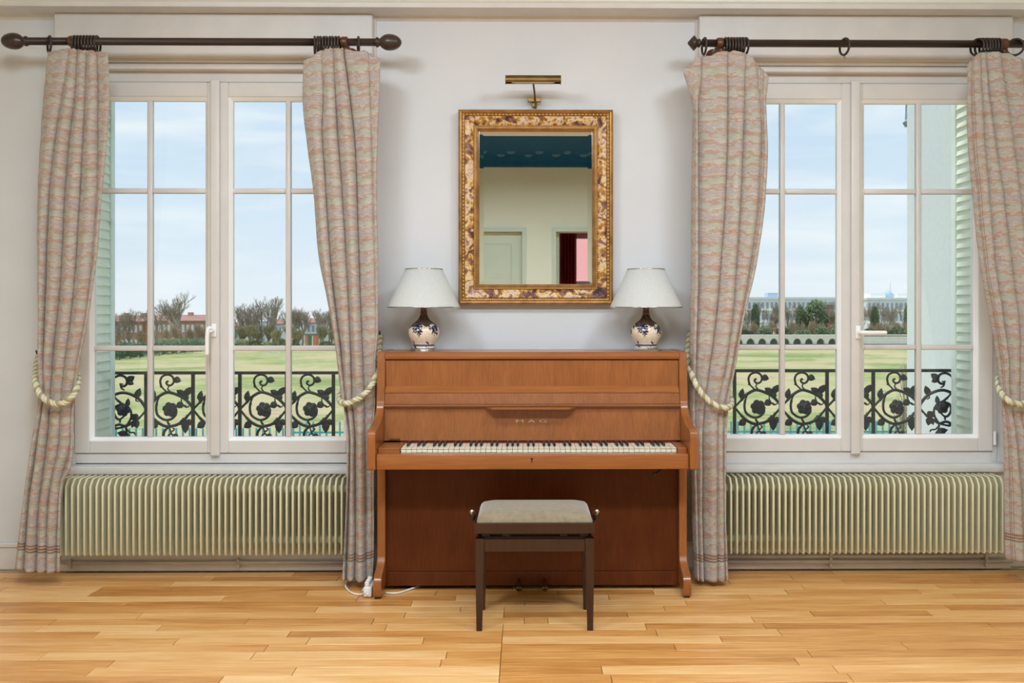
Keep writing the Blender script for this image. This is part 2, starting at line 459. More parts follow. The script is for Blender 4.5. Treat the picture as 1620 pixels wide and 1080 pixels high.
# front wall with two openings
mb = MB()
xs = [XL-.2, WC[0]-HO, WC[0]+HO, WC[1]-HO, WC[1]+HO, XR+.2]
for a, b in ((0,1),(2,3),(4,5)): mb.box(xs[a], xs[b], YW, YO, -3.2, ZC+.3)
for k, (a, b) in enumerate(((1,2),(3,4))):
    mb.box(xs[a], xs[b], YW, YO, ZT[k], ZC+.3); mb.box(xs[a], xs[b], YW, YO, -3.2, ZB[k])
struct(mb, 'wall_front', M['wall'], 'pale lilac-white wall behind the piano with two windows', 'wall')
struct(MB().box(XL-.2, XL, YB-.2, YW, -.06, ZC+.3), 'wall_left', M['cream_wall'], 'plain cream side wall left of the windows', 'wall')
struct(MB().box(XR, XR+.2, YB-.2, YW, -.06, ZC+.3), 'wall_right', M['cream_wall'], 'plain cream side wall right of the windows', 'wall')
# back wall (seen in the mirror): closed door on one side, open doorway on the other
dzt = 2.26
dl0, dl1, dr0, dr1 = -1.02, -.045, .36, 1.22
mb = MB()
for a, b in ((XL-.2, dl0), (dl1, dr0), (dr1, XR+.2)): mb.box(a, b, YB-.2, YB, -.06, ZC+.3)
for a, b in ((dl0, dl1), (dr0, dr1)): mb.box(a, b, YB-.2, YB, dzt, ZC+.3)
struct(mb, 'wall_back', M['cream_wall'], 'cream wall with doorways reflected in the mirror', 'wall')
for k, (a, b) in enumerate(((dl0, dl1), (dr0, dr1))):
    mb = MB()
    for i, (w, d) in enumerate(((.05,.018), (.03,.03))):
        mb.box(a-w, a, YB, YB+d, 0, dzt+w); mb.box(b, b+w, YB, YB+d, 0, dzt+w); mb.box(a, b, YB, YB+d, dzt, dzt+w)
    struct(mb, 'trim_%d' % (k+3), M['door'], ('door casing around the closed pale green door', 'door casing around the open doorway with red curtain beyond')[k], 'door casing')
d1 = tag(thing('door_1', (dl0, YB-.1, 0), 'closed pale green panelled door reflected in the mirror', 'door'), kind='structure')
MB().box(dl0+.003, dl1-.003, YB-.12, YB-.08, .005, dzt-.004).build('door_leaf', M['door'], d1)
for z0, z1 in ((.15,.9), (1.02,2.12)):
    MB().box(dl0+.13, dl1-.13, YB-.079, YB-.065, z0, z1, .01).build('door_panel', M['door'], d1)
d2 = tag(thing('door_2', (dr0, YB-.1, 0), 'pale green door standing open into the pink room', 'door'), kind='structure')
MB().box(dr0+.004, dr0+.044, YB-.98, YB-.13, .005, dzt-.004).build('door_leaf', M['door'], d2)
# room beyond the doorway
mb = MB().box(-1.6, 2.4, YB-3.2, YB-3.0, -.06, ZC).box(-1.8, -1.6, YB-3.2, YB-.2, -.06, ZC).box(2.4, 2.6, YB-3.2, YB-.2, -.06, ZC)
mb.box(-1.8, 2.6, YB-3.2, YB-.2, ZC, ZC+.1).box(-1.8, 2.6, YB-3.2, YB-.2, -.16, -.06)
m = mat('pink_wall_paint', (244,196,198), .8)
struct(mb, 'wall_far', m, 'pink walls of the next room seen through the doorway', 'wall')
m = mat('pink_lit_blind', (255,196,200), .8); bsdf(m).inputs['Emission Color'].default_value = col((255,190,196)); bsdf(m).inputs['Emission Strength'].default_value = 1.0
w3 = tag(thing('window_3', (1.1, YB-2.99, .9), 'sunlit window behind a pink blind in the next room', 'window'), kind='structure')
MB().box(.76, 1.5, YB-2.99, YB-2.98, .6, 2.40).build('blind', m, w3)
mb = MB()
for a, b, c, d in ((.70,.76,.54,2.46), (1.5,1.56,.54,2.46), (.76,1.5,.54,.6), (.76,1.5,2.40,2.46)): mb.box(a, b, YB-2.995, YB-2.96, c, d)
mb.build('window_frame', M['pvc'], w3)
mb = MB(); n = 48
for i in range(n+1):
    u = i/n; xx = .52+.24*u; yy = YB-2.85+.03*sin(u*2*pi*5)
    mb.v += [Vector((xx, yy, .02)), Vector((xx+.012*sin(3*u), yy, 2.48))]
for i in range(n): mb.f.append((2*i, 2*i+2, 2*i+3, 2*i+1)); mb.sm.append(True)
o = mb.build('red_curtain', M['red']); sol = o.modifiers.new('thick', 'SOLIDIFY'); sol.thickness = .004
tag(o, 'red curtain in the next room, seen in the mirror', 'curtain')
# ceiling, teal far part with bosses, soffit over the windows
struct(MB().box(XL-.2, XR+.2, .1, YO, ZC, ZC+.12), 'ceiling', M['ceil'], 'white painted ceiling above the piano', 'ceiling')
tc_ = tag(thing('ceiling_far', (0, -.7, ZC), 'dark teal studded ceiling panel reflected in the mirror', 'ceiling'), kind='structure')
MB().box(XL-.2, XR+.2, YB-.2, .1, ZC, ZC+.12).build('teal_panel', M['teal'], tc_)
boss = MB().ball((0,0,0), .05, 14, (1,1,.5)).mesh('boss', speckled('teal_boss_paint', (52,112,150), (66,126,164), .3, 20))
for r_, yy in enumerate((-1.18, -.98)):
    for k in range(9): inst('boss', boss, tc_, (-1.25+.32*k+.12*r_, yy, ZC-.004))
def arc_band(r0, r1, z0, z1, nm, m, par):
    """band bowed in plan, far in the middle, meeting the back wall"""
    mb = MB(); n = 40
    for i in range(n+1):
        xx = -3.3+6.6*i/n; bow = .055*((xx-.2)/1.2)**2
        ya, yb = YB-.01, YB+r0+min(bow, .5)
        mb.v += [Vector((xx,ya,z0)), Vector((xx,yb,z0)), Vector((xx,yb+(r1-r0),z1)), Vector((xx,ya,z1))]
    for i in range(n):
        for k in range(4):
            l = (k+1) % 4; mb.f.append((4*i+k, 4*i+l, 4*i+4+l, 4*i+4+k)); mb.sm.append(False)
    return mb.build(nm, m, par)
arc_band(.04, .09, ZC-.10, ZC, 'cove_moulding', M['teal'], tc_)
arc_band(.12, .16, ZC-.045, ZC, 'cove_moulding', M['teal'], tc_)
ys0 = 4.63; zs = Z(28, YW)
struct(MB().box(XL, XR, ys0, YW, zs, ZC), 'trim_5', M['trim'], 'boxed white soffit running along the top of the wall', 'soffit')
struct(MB().prism([(ys0-.012, zs+.03), (ys0, zs+.022), (ys0, ZC), (ys0-.012, ZC)], 'x', XL, XR), 'trim_6', M['ceil'], 'pale fascia board edging the soffit', 'fascia')
struct(MB().prism([(YW, zs), (YW-.02, zs), (YW-.012, zs-.012), (YW, zs-.022)], 'x', XL, XR), 'trim_7', M['trim'], 'small cove moulding under the soffit', 'moulding')
# window surrounds, baseboards
for k in (0, 1):
    c = WC[k]; mb = MB()
    mb.box(c-HW, c-HO, YF, YW, ZB[k], ZT[k], .004); mb.box(c+HO, c+HW, YF, YW, ZB[k], ZT[k], .004)
    mb.box(c-HW, c+HW, YF, YW, ZT[k], zs, .004); mb.box(c-HW+.012, c+HW-.012, YF, YW, 0.004, ZB[k], .004)
    mb.box(c-HO-.004, c+HO+.004, YF+.012, YW, ZT[k]-.018, ZT[k]+.01, .003)
    mb.box(c-HW-.012, c-HW+.004, YW-.012, YW, .14, zs); mb.box(c+HW-.004, c+HW+.012, YW-.012, YW, .14, zs)
    struct(mb, 'trim_%d' % (k+1), M['trim'], ('white boxed surround of the window left of the piano', 'white boxed surround of the window right of the piano')[k], 'window surround')
for nm, a, b in (('baseboard_left', XL, WC[0]-HW), ('baseboard_middle', WC[0]+HW, WC[1]-HW), ('baseboard_right', WC[1]+HW, XR)):
    mb = MB().box(a+.002, b-.002, YW-.014, YW, 0.003, .115, .002).box(a+.002, b-.002, YW-.02, YW, .115, .14, .005)
    struct(mb, nm, M['trim'], {'l':'white baseboard left of the left window', 'm':'white baseboard behind the piano', 'r':'white baseboard right of the right window'}[nm[10]], 'baseboard')

# ---------------------------------------------------------------- windows
def window(k):
    c = WC[k]; cp = (344.5, 1348)[k]
    W = tag(thing('window_%d' % (k+1), (c, YS, ZB[k]), ('white double casement window with view of brick houses, left of the piano', 'white double casement window with view of apartment blocks, right of the piano')[k], 'window'), kind='structure')
    z = lambda py: Z(py, YS, cp)
    tops = ((130,153,301,551,697,716.5,108), (132,157,302,549.5,693,714,112))[k]
    zt, zgt, zm1, zm2, zgb, zb, zft = [z(v) for v in tops]
    hs = .738; yf = YS+.012
    # fixed frame
    mb = MB()
    mb.box(c-HO, c-hs, yf, YS+.075, ZB[k], ZT[k], .003).box(c+hs, c+HO, yf, YS+.075, ZB[k], ZT[k], .003)
    mb.box(c-hs, c+hs, yf, YS+.075, z(733), zb-.003, .003).box(c-hs, c+hs, yf+.035, YS+.075, ZB[k]-.02, z(733)).box(c-hs, c+hs, yf, YS+.075, zt+.003, ZT[k], .003)
    mb.box(c-HO, c+HO, YF+.022, yf+.002, ZT[k]-.05, ZT[k]-.02, .004)
    mb.build('frame', M['pvc'], W)
    sl = MB().box(c-HO-.01, c+HO+.01, YF-.034, YS+.04, ZB[k]-.034, ZB[k]-.004, .004, 2); sl.build('window_sill', M['trim'], W)
    go, gi = .662, .054
    for s in (-1, 1):
        xo, xi, xg0, xg1 = c+s*hs, c+s*.004, c+s*go, c+s*gi
        mb = MB(); y0, y1 = YS, YS+.06
        mb.box(xo, xg0, y0, y1, zb, zt, .004).box(xg1, xi, y0, y1, zb, zt, .004)
        mb.box(xg0, xg1, y0, y1, zb, zgb, .004).box(xg0, xg1, y0, y1, zgt, zt, .004)
        sash = mb.build('sash', M['pvc'], W)
        # white glazing bead, mitred and sloping towards the pane
        bw = .017; xa, xb = min(xg0,xg1), max(xg0,xg1)
        mb = MB()
        q = [(xa,zgb),(xb,zgb),(xb,zgt),(xa,zgt)]; r = [(xa+bw,zgb+bw),(xb-bw,zgb+bw),(xb-bw,zgt-bw),(xa+bw,zgt-bw)]
        vs = [(p[0],YS+.004,p[1]) for p in q]+[(p[0],YS+.024,p[1]) for p in r]+[(p[0],YS+.05,p[1]) for p in r]
        mb.add(vs, [(i,(i+1)%4,4+(i+1)%4,4+i) for i in range(4)]+[(4+i,4+(i+1)%4,8+(i+1)%4,8+i) for i in range(4)])
        mb.build('glazing_bead', M['bead'], sash)
        xm = (xg0+xg1)/2; mw = .0135
        cols = sorted([(xa+bw, xm-mw), (xm+mw, xb-bw)])
        rows = [(zgb+bw, zm2-mw), (zm2+mw, zm1-mw), (zm1+mw, zgt-bw)]
        MB().box(xm-mw, xm+mw, YS+.016, YS+.05, zgb+bw, zgt-bw, .006, 2).build('muntin', M['pvc'], sash)
        for zz in (zm1, zm2):
            for a, b in cols: MB().box(a, b, YS+.017, YS+.049, zz-mw, zz+mw, .006, 2).build('muntin', M['pvc'], sash)
        for a, b in cols:
            for d, e in rows: MB().box(a, b, YS+.032, YS+.036, d, e).build('pane', M['glass'], sash)
        if s == 1: right = sash
        else: left = sash
    # meeting cover strip (astragal) and handle
    xa = c-.010 if k == 0 else c+.014
    act = left if k == 0 else right
    MB().box(xa-.024, xa+.024, YS-.02, YS-.0005, zb-.012, zt+.012, .008, 3).build('cover_strip', M['pvc'], act)
    hx, hz = X((339, 1357)[k], YS-.02), z((522, 525)[k])
    h = MB().box(hx-.013, hx+.013, YS-.03, YS-.0195, hz-.035, hz+.033, .004, 2)
    h.lathe([(.009,-.055),(.009,0)], (hx, YS-.03, hz), 16, 'y')
    if k == 0: pts = [(hx+.004,YS-.078,hz+.012),(hx-.008,YS-.088,hz+.010),(hx-.012,YS-.09,hz-.02),(hx-.013,YS-.09,hz-.06),(hx-.014,YS-.088,hz-.125)]
    else: pts = [(hx-.006,YS-.078,hz),(hx+.012,YS-.088,hz),(hx+.04,YS-.09,hz-.001),(hx+.09,YS-.09,hz-.001),(hx+.122,YS-.088,hz-.001)]
    h.tube(spline(pts, 6), .0105, 10)
    h.build('handle', M['bead'], act)
    hg = MB()
    for zz in (zb+.07, zt-.12):
        for s in (-1, 1): hg.lathe([(.007,-.035),(.007,.035)], (c+s*(hs+.006), YS-.006, zz), 12)
    hg.build('hinge', M['bead'], W)
    # shutters folded back against the outer reveal
    for s in (-1, 1):
        xs_ = c+s*(hs+.010); t = s*.016
        sh = thing('window_shutter', (xs_, 4.9, ZB[k]-.02), '%s folded metal shutter of the %s window' % (('left', 'right')[s > 0], ('left', 'right')[k]), 'shutter', 'folded window shutters')
        y0, y1 = 5.0, 5.30; zb_, zt_ = ZB[k]+.004, ZT[k]-.004
        x0, x1 = xs_, xs_+t
        mb = MB().box(x0, x1, y0, y0+.05, zb_, zt_, .003).box(x0, x1, y1-.05, y1, zb_, zt_, .003)
        mb.box(x0, x1, y0+.05, y1-.05, zb_, zb_+.06, .003).box(x0, x1, y0+.05, y1-.05, zt_-.06, zt_, .003)
        mb.box(x0+s*.012, x1, y0+.05, y1-.05, zb_+.06, zt_-.06)
        mb.build('shutter_frame', M['shutter'], sh)
        pitch = .0525; n = int((zt_-zb_-.14)/pitch)
        me = MB().prism([(0,-.018),(-s*.0085,-.020),(-s*.010,-.016),(0,.016)], 'y', -.094, .094).mesh('slat', M['slat'])
        for i in range(n):
            inst('slat', me, sh, (x0+s*.0125, (y0+y1)/2, zb_+.09+pitch*(i+.3)))
window(0); window(1)

# ---------------------------------------------------------------- radiators and pipes
def radiator(k):
    pitch = .03; n = 50
    xe = X((95, 1586)[k], 4.565); sg = (1, -1)[k]
    xc = xe+sg*pitch*(n-1)/2
    y0, y1 = 4.56, 4.70; z1 = Z(751, 4.70, 340); z0 = Z(878, 4.56, 340)
    R = thing('radiator', (xc, (y0+y1)/2, z0), ('cream finned radiator under the window left of the piano', 'cream finned radiator under the window right of the piano')[k], 'radiator', 'radiators under the windows')
    # fin: thin plate whose front and rear edges swell to rounded beads, top front corner chamfered
    ch = .03; hz = z1-z0; th = .0022; bd = .0058
    prof = [(0,.006),(0,hz-ch),(.022,hz-.006),(.03,hz),(y1-y0-.012,hz),(y1-y0,hz-.014),(y1-y0,.01),(y1-y0-.01,0),(.006,0)]
    mb = MB(); mb.prism(prof, 'x', -th, th)
    rim = [(0,y_,z_) for y_, z_ in prof]
    mb.tube(rim, bd, 6, closed=True, flat=(1,0,0))
    me = mb.mesh('fin', M['rad'])
    for i in range(n): inst('fin', me, R, (xe+sg*pitch*i, y0, z0))
    for zz in (z0+.055, z1-.06):
        MB().lathe([(.021,-pitch*(n-1)/2-.004),(.021,pitch*(n-1)/2+.004)], (xc, (y0+y1)/2+.01, zz), 14, 'x').build('header_tube', M['rad'], R)
    for s in (-1, 1):
        MB().box(xc+s*.5-.012, xc+s*.5+.012, y1-.02, YF, z1-.09, z1-.07).build('wall_bracket', M['rad'], R)
    return R
radiator(0); radiator(1)
def pipe(name, label, rows, x0, x1, clips):
    T = thing(name, ((x0+x1)/2, YF-.02, 0.0), label, 'pipe', 'heating pipes')
    for zz, a, b in rows: MB().tube([(a,YF-.018,zz),(b,YF-.018,zz)], .0105, 10).build('pipe_run', M['pipe'], T)
    for cx in clips:
        mb = MB()
        for zz, a, b in rows: mb.lathe([(.014,-.008),(.014,.008)], (cx, YF-.018, zz), 12, 'x').box(cx-.005, cx+.005, YF-.018, YF, zz-.005, zz+.005)
        mb.box(cx-.007, cx+.007, YF-.03, YF-.008, min(r[0] for r in rows)-.03, max(r[0] for r in rows)+.022, .003)
        mb.build('clip', M['pipe'], T)
zp = lambda py: Z(py, YF-.02, 340)
pipe('heating_pipe', 'single painted pipe along the foot of the left window wall', [(zp(890), X(112, YF), WC[0]+HW)], X(112, YF), WC[0]+HW, [X(114, YF), X(379, YF)])
pipe('heating_pipe', 'pair of painted pipes along the foot of the right window wall', [(zp(882), WC[1]-HW, X(1590, YF)), (zp(891), WC[1]-HW, X(1600, YF))], WC[1]-HW, X(1590, YF), [X(1312, YF), X(1557, YF)])
MB_ = MB().tube(spline([(X(112,YF), YF-.018, zp(890)), (X(104,YF), YF-.02, zp(889)), (X(99,YF), YF-.04, zp(884)), (X(97,4.65), 4.65, Z(874,4.65,97))], 6), .0105, 10)
tag(MB_.build('radiator_tail_pipe', M['pipe']), 'bent pipe end rising into the left radiator', 'pipe')

# ---------------------------------------------------------------- curtain rods
YR = 4.55
def rod(k):
    py = (66, 69)[k]; c = (310, 1350)[k]
    px0, px1 = ((44, 594), (1110, 1668))[k]
    x0, x1 = X(px0, YR), X(px1, YR); zr = Z(py, YR, c)
    T = thing('curtain_rod', ((x0+x1)/2, YR, zr-.03), ('dark wooden curtain rod with egg-shaped ends over the left window', 'dark wooden curtain rod with a small turned end over the right window')[k], 'curtain rod', 'curtain rods')
    r = .0185
    MB().lathe([(r,x0),(r,x1)], (0, YR, zr), 20, 'x').build('pole', M['rod'], T)
    neck = [(r,0),(.024,.004),(.025,.012),(.019,.018),(.018,.022)]
    egg = neck+[(.028,.032),(.037,.048),(.040,.066),(.038,.086),(.031,.106),(.02,.12),(.008,.127),(1e-5,.128)]
    knob = [(.009,0),(.010,.004),(.020,.008),(.022,.012),(.019,.02),(.026,.028),(.036,.036),(.036,.040),(.026,.050),(.014,.060),(.008,.066),(1e-5,.07)]
    def fin(x, s, prof): MB().lathe([(a, x+s*b) for a, b in prof], (0, YR, zr), 24, 'x').build('finial', M['rod'], T)
    fin(x1, 1, egg)
    fin(x0, -1, egg if k == 0 else knob)
    # brackets: wall arm ending in a turned cup
    for bx in ((115, 545), (1139, 1588))[k]:
        xb = X(bx, YR)
        mb = MB().lathe([(.024,-.016),(.027,-.01),(.027,.01),(.024,.016)], (xb, YR, zr), 20, 'x')
        mb.lathe([(.013,YR+.02),(.017,YR+.05),(.013,YR+.09),(.016,YF-.012),(.032,YF-.012),(.034,YF)], (xb, 0, zr-.012), 16, 'y')
        mb.ball((xb+.006, YR+.01, zr-.034), .02, 14)
        mb.build('bracket', M['bracket'], T)
    return zr, T
ORD = ('first','second','third','fourth','fifth','sixth','seventh','eighth','ninth','tenth','eleventh','twelfth','thirteenth','fourteenth','fifteenth','sixteenth','seventeenth')
def rings(zr, pxs, k, tilt, which):
    bm = MB(); R_, r_ = .0395, .0058
    bm.tube([(0, R_*sin(2*pi*i/24), R_*cos(2*pi*i/24)) for i in range(24)], r_, 8, closed=True, flat=(1,0,0))
    bm.tube([(0, .006*sin(2*pi*i/8), -R_-r_-.005+.006*cos(2*pi*i/8)) for i in range(8)], .0012, 5, closed=True, flat=(1,0,0))
    me = bm.mesh('curtain_ring', M['ring'])
    for i, px in enumerate(pxs):
        o = bpy.data.objects.new('curtain_ring', me); COL.objects.link(o)
        o.location = (X(px, YR), YR, zr-R_+r_+.0185); WLOC[o.name] = o.location.copy()
        t = tilt[i] if isinstance(tilt, (list,tuple)) else tilt
        o.rotation_euler = (0, radians(random.uniform(-1.5,1.5)), radians(t))
        n_ = len(pxs)
        lb = which if n_ == 1 else '%s dark ring from the left, %s' % (ORD[i], which)
        tag(o, lb, 'curtain ring', 'wooden curtain rings')
zr0, _ = rod(0); zr1, _ = rod(1)
rings(zr0, [78], 0, 38, 'lone dark ring between the left finial and the ring cluster, left rod')
rings(zr0, [119+5.0*i for i in range(8)], 0, 4, 'left-end cluster of the left rod')
rings(zr0, [498+4.8*i for i in range(9)], 0, [14,10,4,3,2,2,2,2,2], 'right-end cluster of the left rod')
rings(zr0, [567], 0, 14, 'lone dark ring beside the right finial of the left rod')
rings(zr1, [1114], 1, 5, 'lone dark ring beside the small turned finial of the right rod')
rings(zr1, [1147+4.6*i for i in range(8)], 1, [3]*7+[10], 'left-end cluster of the right rod')
rings(zr1, [1336], 1, 16, 'lone dark ring hanging mid-way along the right rod')
rings(zr1, [1546,1552,1558,1563,1568,1573,1578], 1, [24,18,12,8,6,5,4], 'right-end cluster of the right rod')
rings(zr1, [1606], 1, 50, 'lone dark ring at the far right of the right rod')

# ---------------------------------------------------------------- curtains
def curtain(label, Y0, left, right, creases, top, bot, seed, tie, edge=None):
    """cloth hung in folds: each panel bulges forward between two creases and laps over the next one"""
    rnd = random.Random(seed)
    edges = [(left, .0)]+creases+[(right, .0)]
    np_, nv = len(edges)-1, 120
    # one panel in section: (share of the width, forward amount, lap in photo pixels)
    sec = [(0,-1,0),(.02,-.8,0),(.08,-.35,0),(.2,.1,0),(.34,.42,0),(.5,.62,0),(.66,.84,0),(.8,1,.1),(.91,.97,.5),(.985,.7,.95),(1.0,.25,1.0),(1.0,-.3,.75),(1.0,-.85,.15)]
    cols = []
    for p in range(np_):
        for q, (f, g, o) in enumerate(sec):
            if p == 0 and q < 2: continue
            if p == np_-1 and q > len(sec)-4: continue
            cols.append((p, f, g, o))
    amp = [rnd.uniform(.8, 1.15) for _ in range(np_)]
    L0, R0 = interp(left, 84), interp(right, 84)
    def xpos(c, py):
        p, f, g, o = c
        a, b = interp(edges[p][0], py), interp(edges[p+1][0], py)
        if p == np_-1: o = 0
        return a+(b-a)*f+o*min(5.5, max(.5, (b-a)*.3))
    mb = MB(); mb.uv = []; nc = len(cols)
    us = []; acc = 0
    for k, c in enumerate(cols):
        if k: acc += abs(c[1]-cols[k-1][1])*.22+abs(c[2]-cols[k-1][2])*.035 if c[0] == cols[k-1][0] else .01
        us.append(acc)
    for j in range(nv+1):
        t = j/nv
        for k, c in enumerate(cols):
            f0 = max(0, min(1, (xpos(c, 84)-L0)/(R0-L0))); bt_ = interp(bot, f0)
            py = (interp(top, f0)+1.6*sin(us[k]*95+seed)+.9*sin(us[k]*211))*(1-t)+bt_*t
            p, f, g, o = c
            px = xpos(c, py)
            dt = (py-tie)/45
            pinch = 1-.45*math.exp(-dt*dt); hd = min(1, .45+t*4)
            lo = 1+.35*max(0, t-.7)
            A = .048*amp[p]*hd*pinch*lo*(.55+.45*edges[p+1][1])
            if g >= 0: d = -A*g
            else:
                dep = edges[p][1] if f < .5 else edges[p+1][1]
                d = -g*.052*max(.3, dep)*pinch*min(1, .5+t*3)
            v = P(px, py, Y0)
            wr = .0028*sin(py*.10+us[k]*21+seed)*sin(py*.037+us[k]*9)+.0024*sin(py*.23+us[k]*47+seed)*math.exp(-dt*dt*.2)
            v.y += d+wr
            mb.v.append(v); mb.uv.append((us[k] if edge != 'right' else acc-us[k], 0))
    for j in range(nv+1):
        for k in range(nc):
            q = j*nc+k; mb.uv[q] = (mb.uv[q][0], mb.v[q].z-mb.v[nv*nc+k].z)
    for j in range(nv):
        for k in range(nc-1):
            a = j*nc+k; mb.f.append((a, a+nc, a+nc+1, a+1)); mb.sm.append(True)
    o = mb.build('curtain', M['cloth_t' if edge else 'cloth'])
    sb = o.modifiers.new('soften', 'SUBSURF'); sb.levels = 1; sb.render_levels = 1
    sd_ = o.modifiers.new('thickness', 'SOLIDIFY'); sd_.thickness = .0025; sd_.offset = 0
    return tag(o, label, 'curtain', 'patterned window curtains')
YC = 4.49
curtain('peach and sage patterned curtain tied back at the far left, left window', YC,
    [(75,74),(120,69),(170,65),(250,60),(350,57),(430,58),(520,60),(590,58),(640,59),(700,49),(760,41),(830,31),(905,21)],
    [(75,171),(110,174),(150,176),(230,172),(300,165),(400,157),(480,146),(560,131),(611,122),(647,119),(715,118),(742,114),(760,103),(800,99),(905,98)],
    [([(84,106),(167,93),(239,82),(319,74),(430,70),(560,68),(627,67),(700,58),(800,44),(900,36)], .5),
     ([(84,119),(151,115),(239,104),(319,98),(430,93),(500,87),(560,81),(627,77),(693,72),(767,63),(827,57),(900,54)], 1.1),
     ([(84,133),(160,131),(280,124),(360,119),(430,115),(520,106),(580,98),(627,93),(700,90),(800,74),(900,71)], .35),
     ([(84,149),(160,150),(280,150),(360,146),(430,140),(520,129),(580,117),(627,110),(700,108),(760,94),(827,88),(900,86)], .9)],
    [(0,82),(.2,81),(.35,78),(.5,79),(.8,82),(1,84)], [(0,897),(.40,899),(.5,902),(1,903)], 11, 625)
curtain('peach and sage patterned curtain tied back beside the left side of the piano', YC,
    [(75,479),(92,478),(150,476),(230,484),(300,494),(400,502),(480,518),(551,530),(623,539),(655,546),(695,549),(830,548),(870,545),(920,540)],
    [(75,603),(150,601),(300,597),(430,599),(520,599),(560,596),(600,595),(700,593),(870,593),(920,590)],
    [([(84,505),(162,507),(198,505),(304,511),(426,520),(500,530),(560,538),(632,545),(700,553),(920,546)], .6),
     ([(84,523),(202,529),(304,537),(426,545),(500,549),(560,552),(632,554),(700,560),(830,560),(920,558)], .9),
     ([(84,539),(162,549),(243,557),(365,561),(500,566),(607,571),(632,572),(760,575),(920,575)], 1.5),
     ([(84,578),(222,583),(345,586),(500,590),(632,588),(920,586)], .4)],
    [(0,95),(.14,92),(.22,82),(.42,78),(.6,79),(.72,83),(.79,80),(.9,91),(1,93)], [(0,915),(.5,914),(1,910)], 23, 632)
curtain('peach and sage patterned curtain tied back beside the right side of the piano', YC,
    [(75,1076),(106,1078),(140,1088),(175,1096),(279,1094),(430,1093),(554,1091),(631,1090),(760,1093),(920,1098)],
    [(75,1214),(123,1215),(159,1211),(239,1213),(318,1209),(420,1195),(501,1176),(582,1162),(631,1153),(694,1148),(800,1146),(870,1149),(920,1150)],
    [([(100,1104),(180,1101),(300,1101),(430,1101),(554,1098),(640,1097),(760,1099),(920,1103)], .5),
     ([(80,1145),(199,1144),(319,1140),(430,1132),(490,1127),(596,1114),(640,1110),(700,1107),(800,1107),(920,1110)], 1.2),
     ([(88,1173),(171,1170),(319,1164),(430,1157),(490,1153),(578,1141),(640,1131),(701,1128),(800,1127),(920,1128)], 1.1),
     ([(95,1190),(200,1197),(319,1192),(430,1178),(508,1165),(596,1150),(640,1142),(700,1139),(920,1141)], .5)],
    [(0,108),(.1,103),(.2,92),(.34,89),(.44,83),(.62,82),(.75,86),(.86,100),(1,122)], [(0,914),(.5,916),(1,916)], 37, 640, 'right')
curtain('peach and sage patterned curtain at the right edge with a stitched border', YC,
    [(75,1532),(96,1530),(191,1529),(299,1537),(420,1550),(490,1563),(568,1577),(631,1584),(701,1588),(800,1588),(890,1590)],
    [(75,1616),(120,1618),(200,1624),(400,1640),(560,1646),(640,1640),(720,1650),(890,1668)],
    [([(92,1545),(200,1547),(299,1555),(420,1566),(490,1577),(560,1587),(629,1593),(674,1598),(711,1601),(800,1607),(890,1610)], .6),
     ([(84,1555),(132,1557),(200,1563),(299,1577),(420,1592),(525,1604),(629,1607),(720,1617),(890,1630)], 1.0),
     ([(84,1576),(114,1579),(200,1590),(299,1603),(420,1615),(560,1621),(629,1621),(720,1631),(890,1648)], .9)],
    [(0,102),(.1,92),(.25,84),(.5,83),(.7,84),(.85,90),(1,94)], [(0,884),(.5,886),(1,888)], 52, 632, 'left')
def rope(label, pts):
    path = spline([P(*p) for p in pts], 14)
    T = thing('curtain_tieback', P(*pts[0]), label, 'tieback', 'twisted cord tiebacks')
    L = [0]
    for a, b in zip(path, path[1:]): L.append(L[-1]+(b-a).length)
    n = int(L[-1]/.0035)
    fine = []; q = 0
    for i in range(n+1):
        d = L[-1]*i/n
        while q < len(L)-2 and L[q+1] < d: q += 1
        t = (d-L[q])/max(1e-9, L[q+1]-L[q]); fine.append(path[q].lerp(path[q+1], t))
    nrm = Vector((0,-1,0)); frames = []
    for i in range(n+1):
        tg = (fine[min(n,i+1)]-fine[max(0,i-1)]).normalized()
        nrm = (nrm-tg*nrm.dot(tg)).normalized(); frames.append((nrm.copy(), tg.cross(nrm)))
    for s in range(3):
        pp = []
        for i in range(n+1):
            a = 2*pi*(L[-1]*i/n/.048)+s*2*pi/3
            pp.append(fine[i]+(frames[i][0]*cos(a)+frames[i][1]*sin(a))*.0075)
        MB().tube(pp, .0082, 7).build('strand', M['rope_g'] if s == 0 else M['rope'], T)
    h = P(*pts[0])
    MB().tube([(h.x, YW if abs(h.x) < .85 or abs(h.x) > 2.6 else YW, h.z), (h.x, h.y-.02, h.z), (h.x, h.y-.03, h.z+.02)], .004, 8).build('hook', M['black'], T)
rope('twisted cream cord tying the far left curtain', [(62,560,4.755),(57,585,4.62),(57,608,4.47),(66,627,4.42),(84,638,4.415),(104,636,4.415),(119,620,4.44),(123,600,4.54),(118,588,4.61),(95,578,4.66),(64,562,4.75)])
rope('twisted cream cord tying the curtain left of the piano', [(602,530,4.755),(600,550,4.66),(599,575,4.55),(592,602,4.44),(578,622,4.415),(560,634,4.415),(544,638,4.43),(537,630,4.53),(545,612,4.61),(575,575,4.68),(602,533,4.75)])
rope('twisted cream cord tying the curtain right of the piano', [(1092,525,4.755),(1088,548,4.66),(1089,572,4.55),(1097,600,4.44),(1112,625,4.415),(1132,641,4.415),(1150,645,4.43),(1157,636,4.53),(1148,615,4.61),(1115,575,4.68),(1092,528,4.75)])
rope('twisted cream cord tying the curtain at the right edge', [(1660,570,4.755),(1655,590,4.66),(1648,612,4.5),(1634,632,4.415),(1614,639,4.415),(1596,634,4.415),(1583,620,4.48),(1579,602,4.56),(1585,592,4.62),(1620,580,4.68),(1658,572,4.75)])
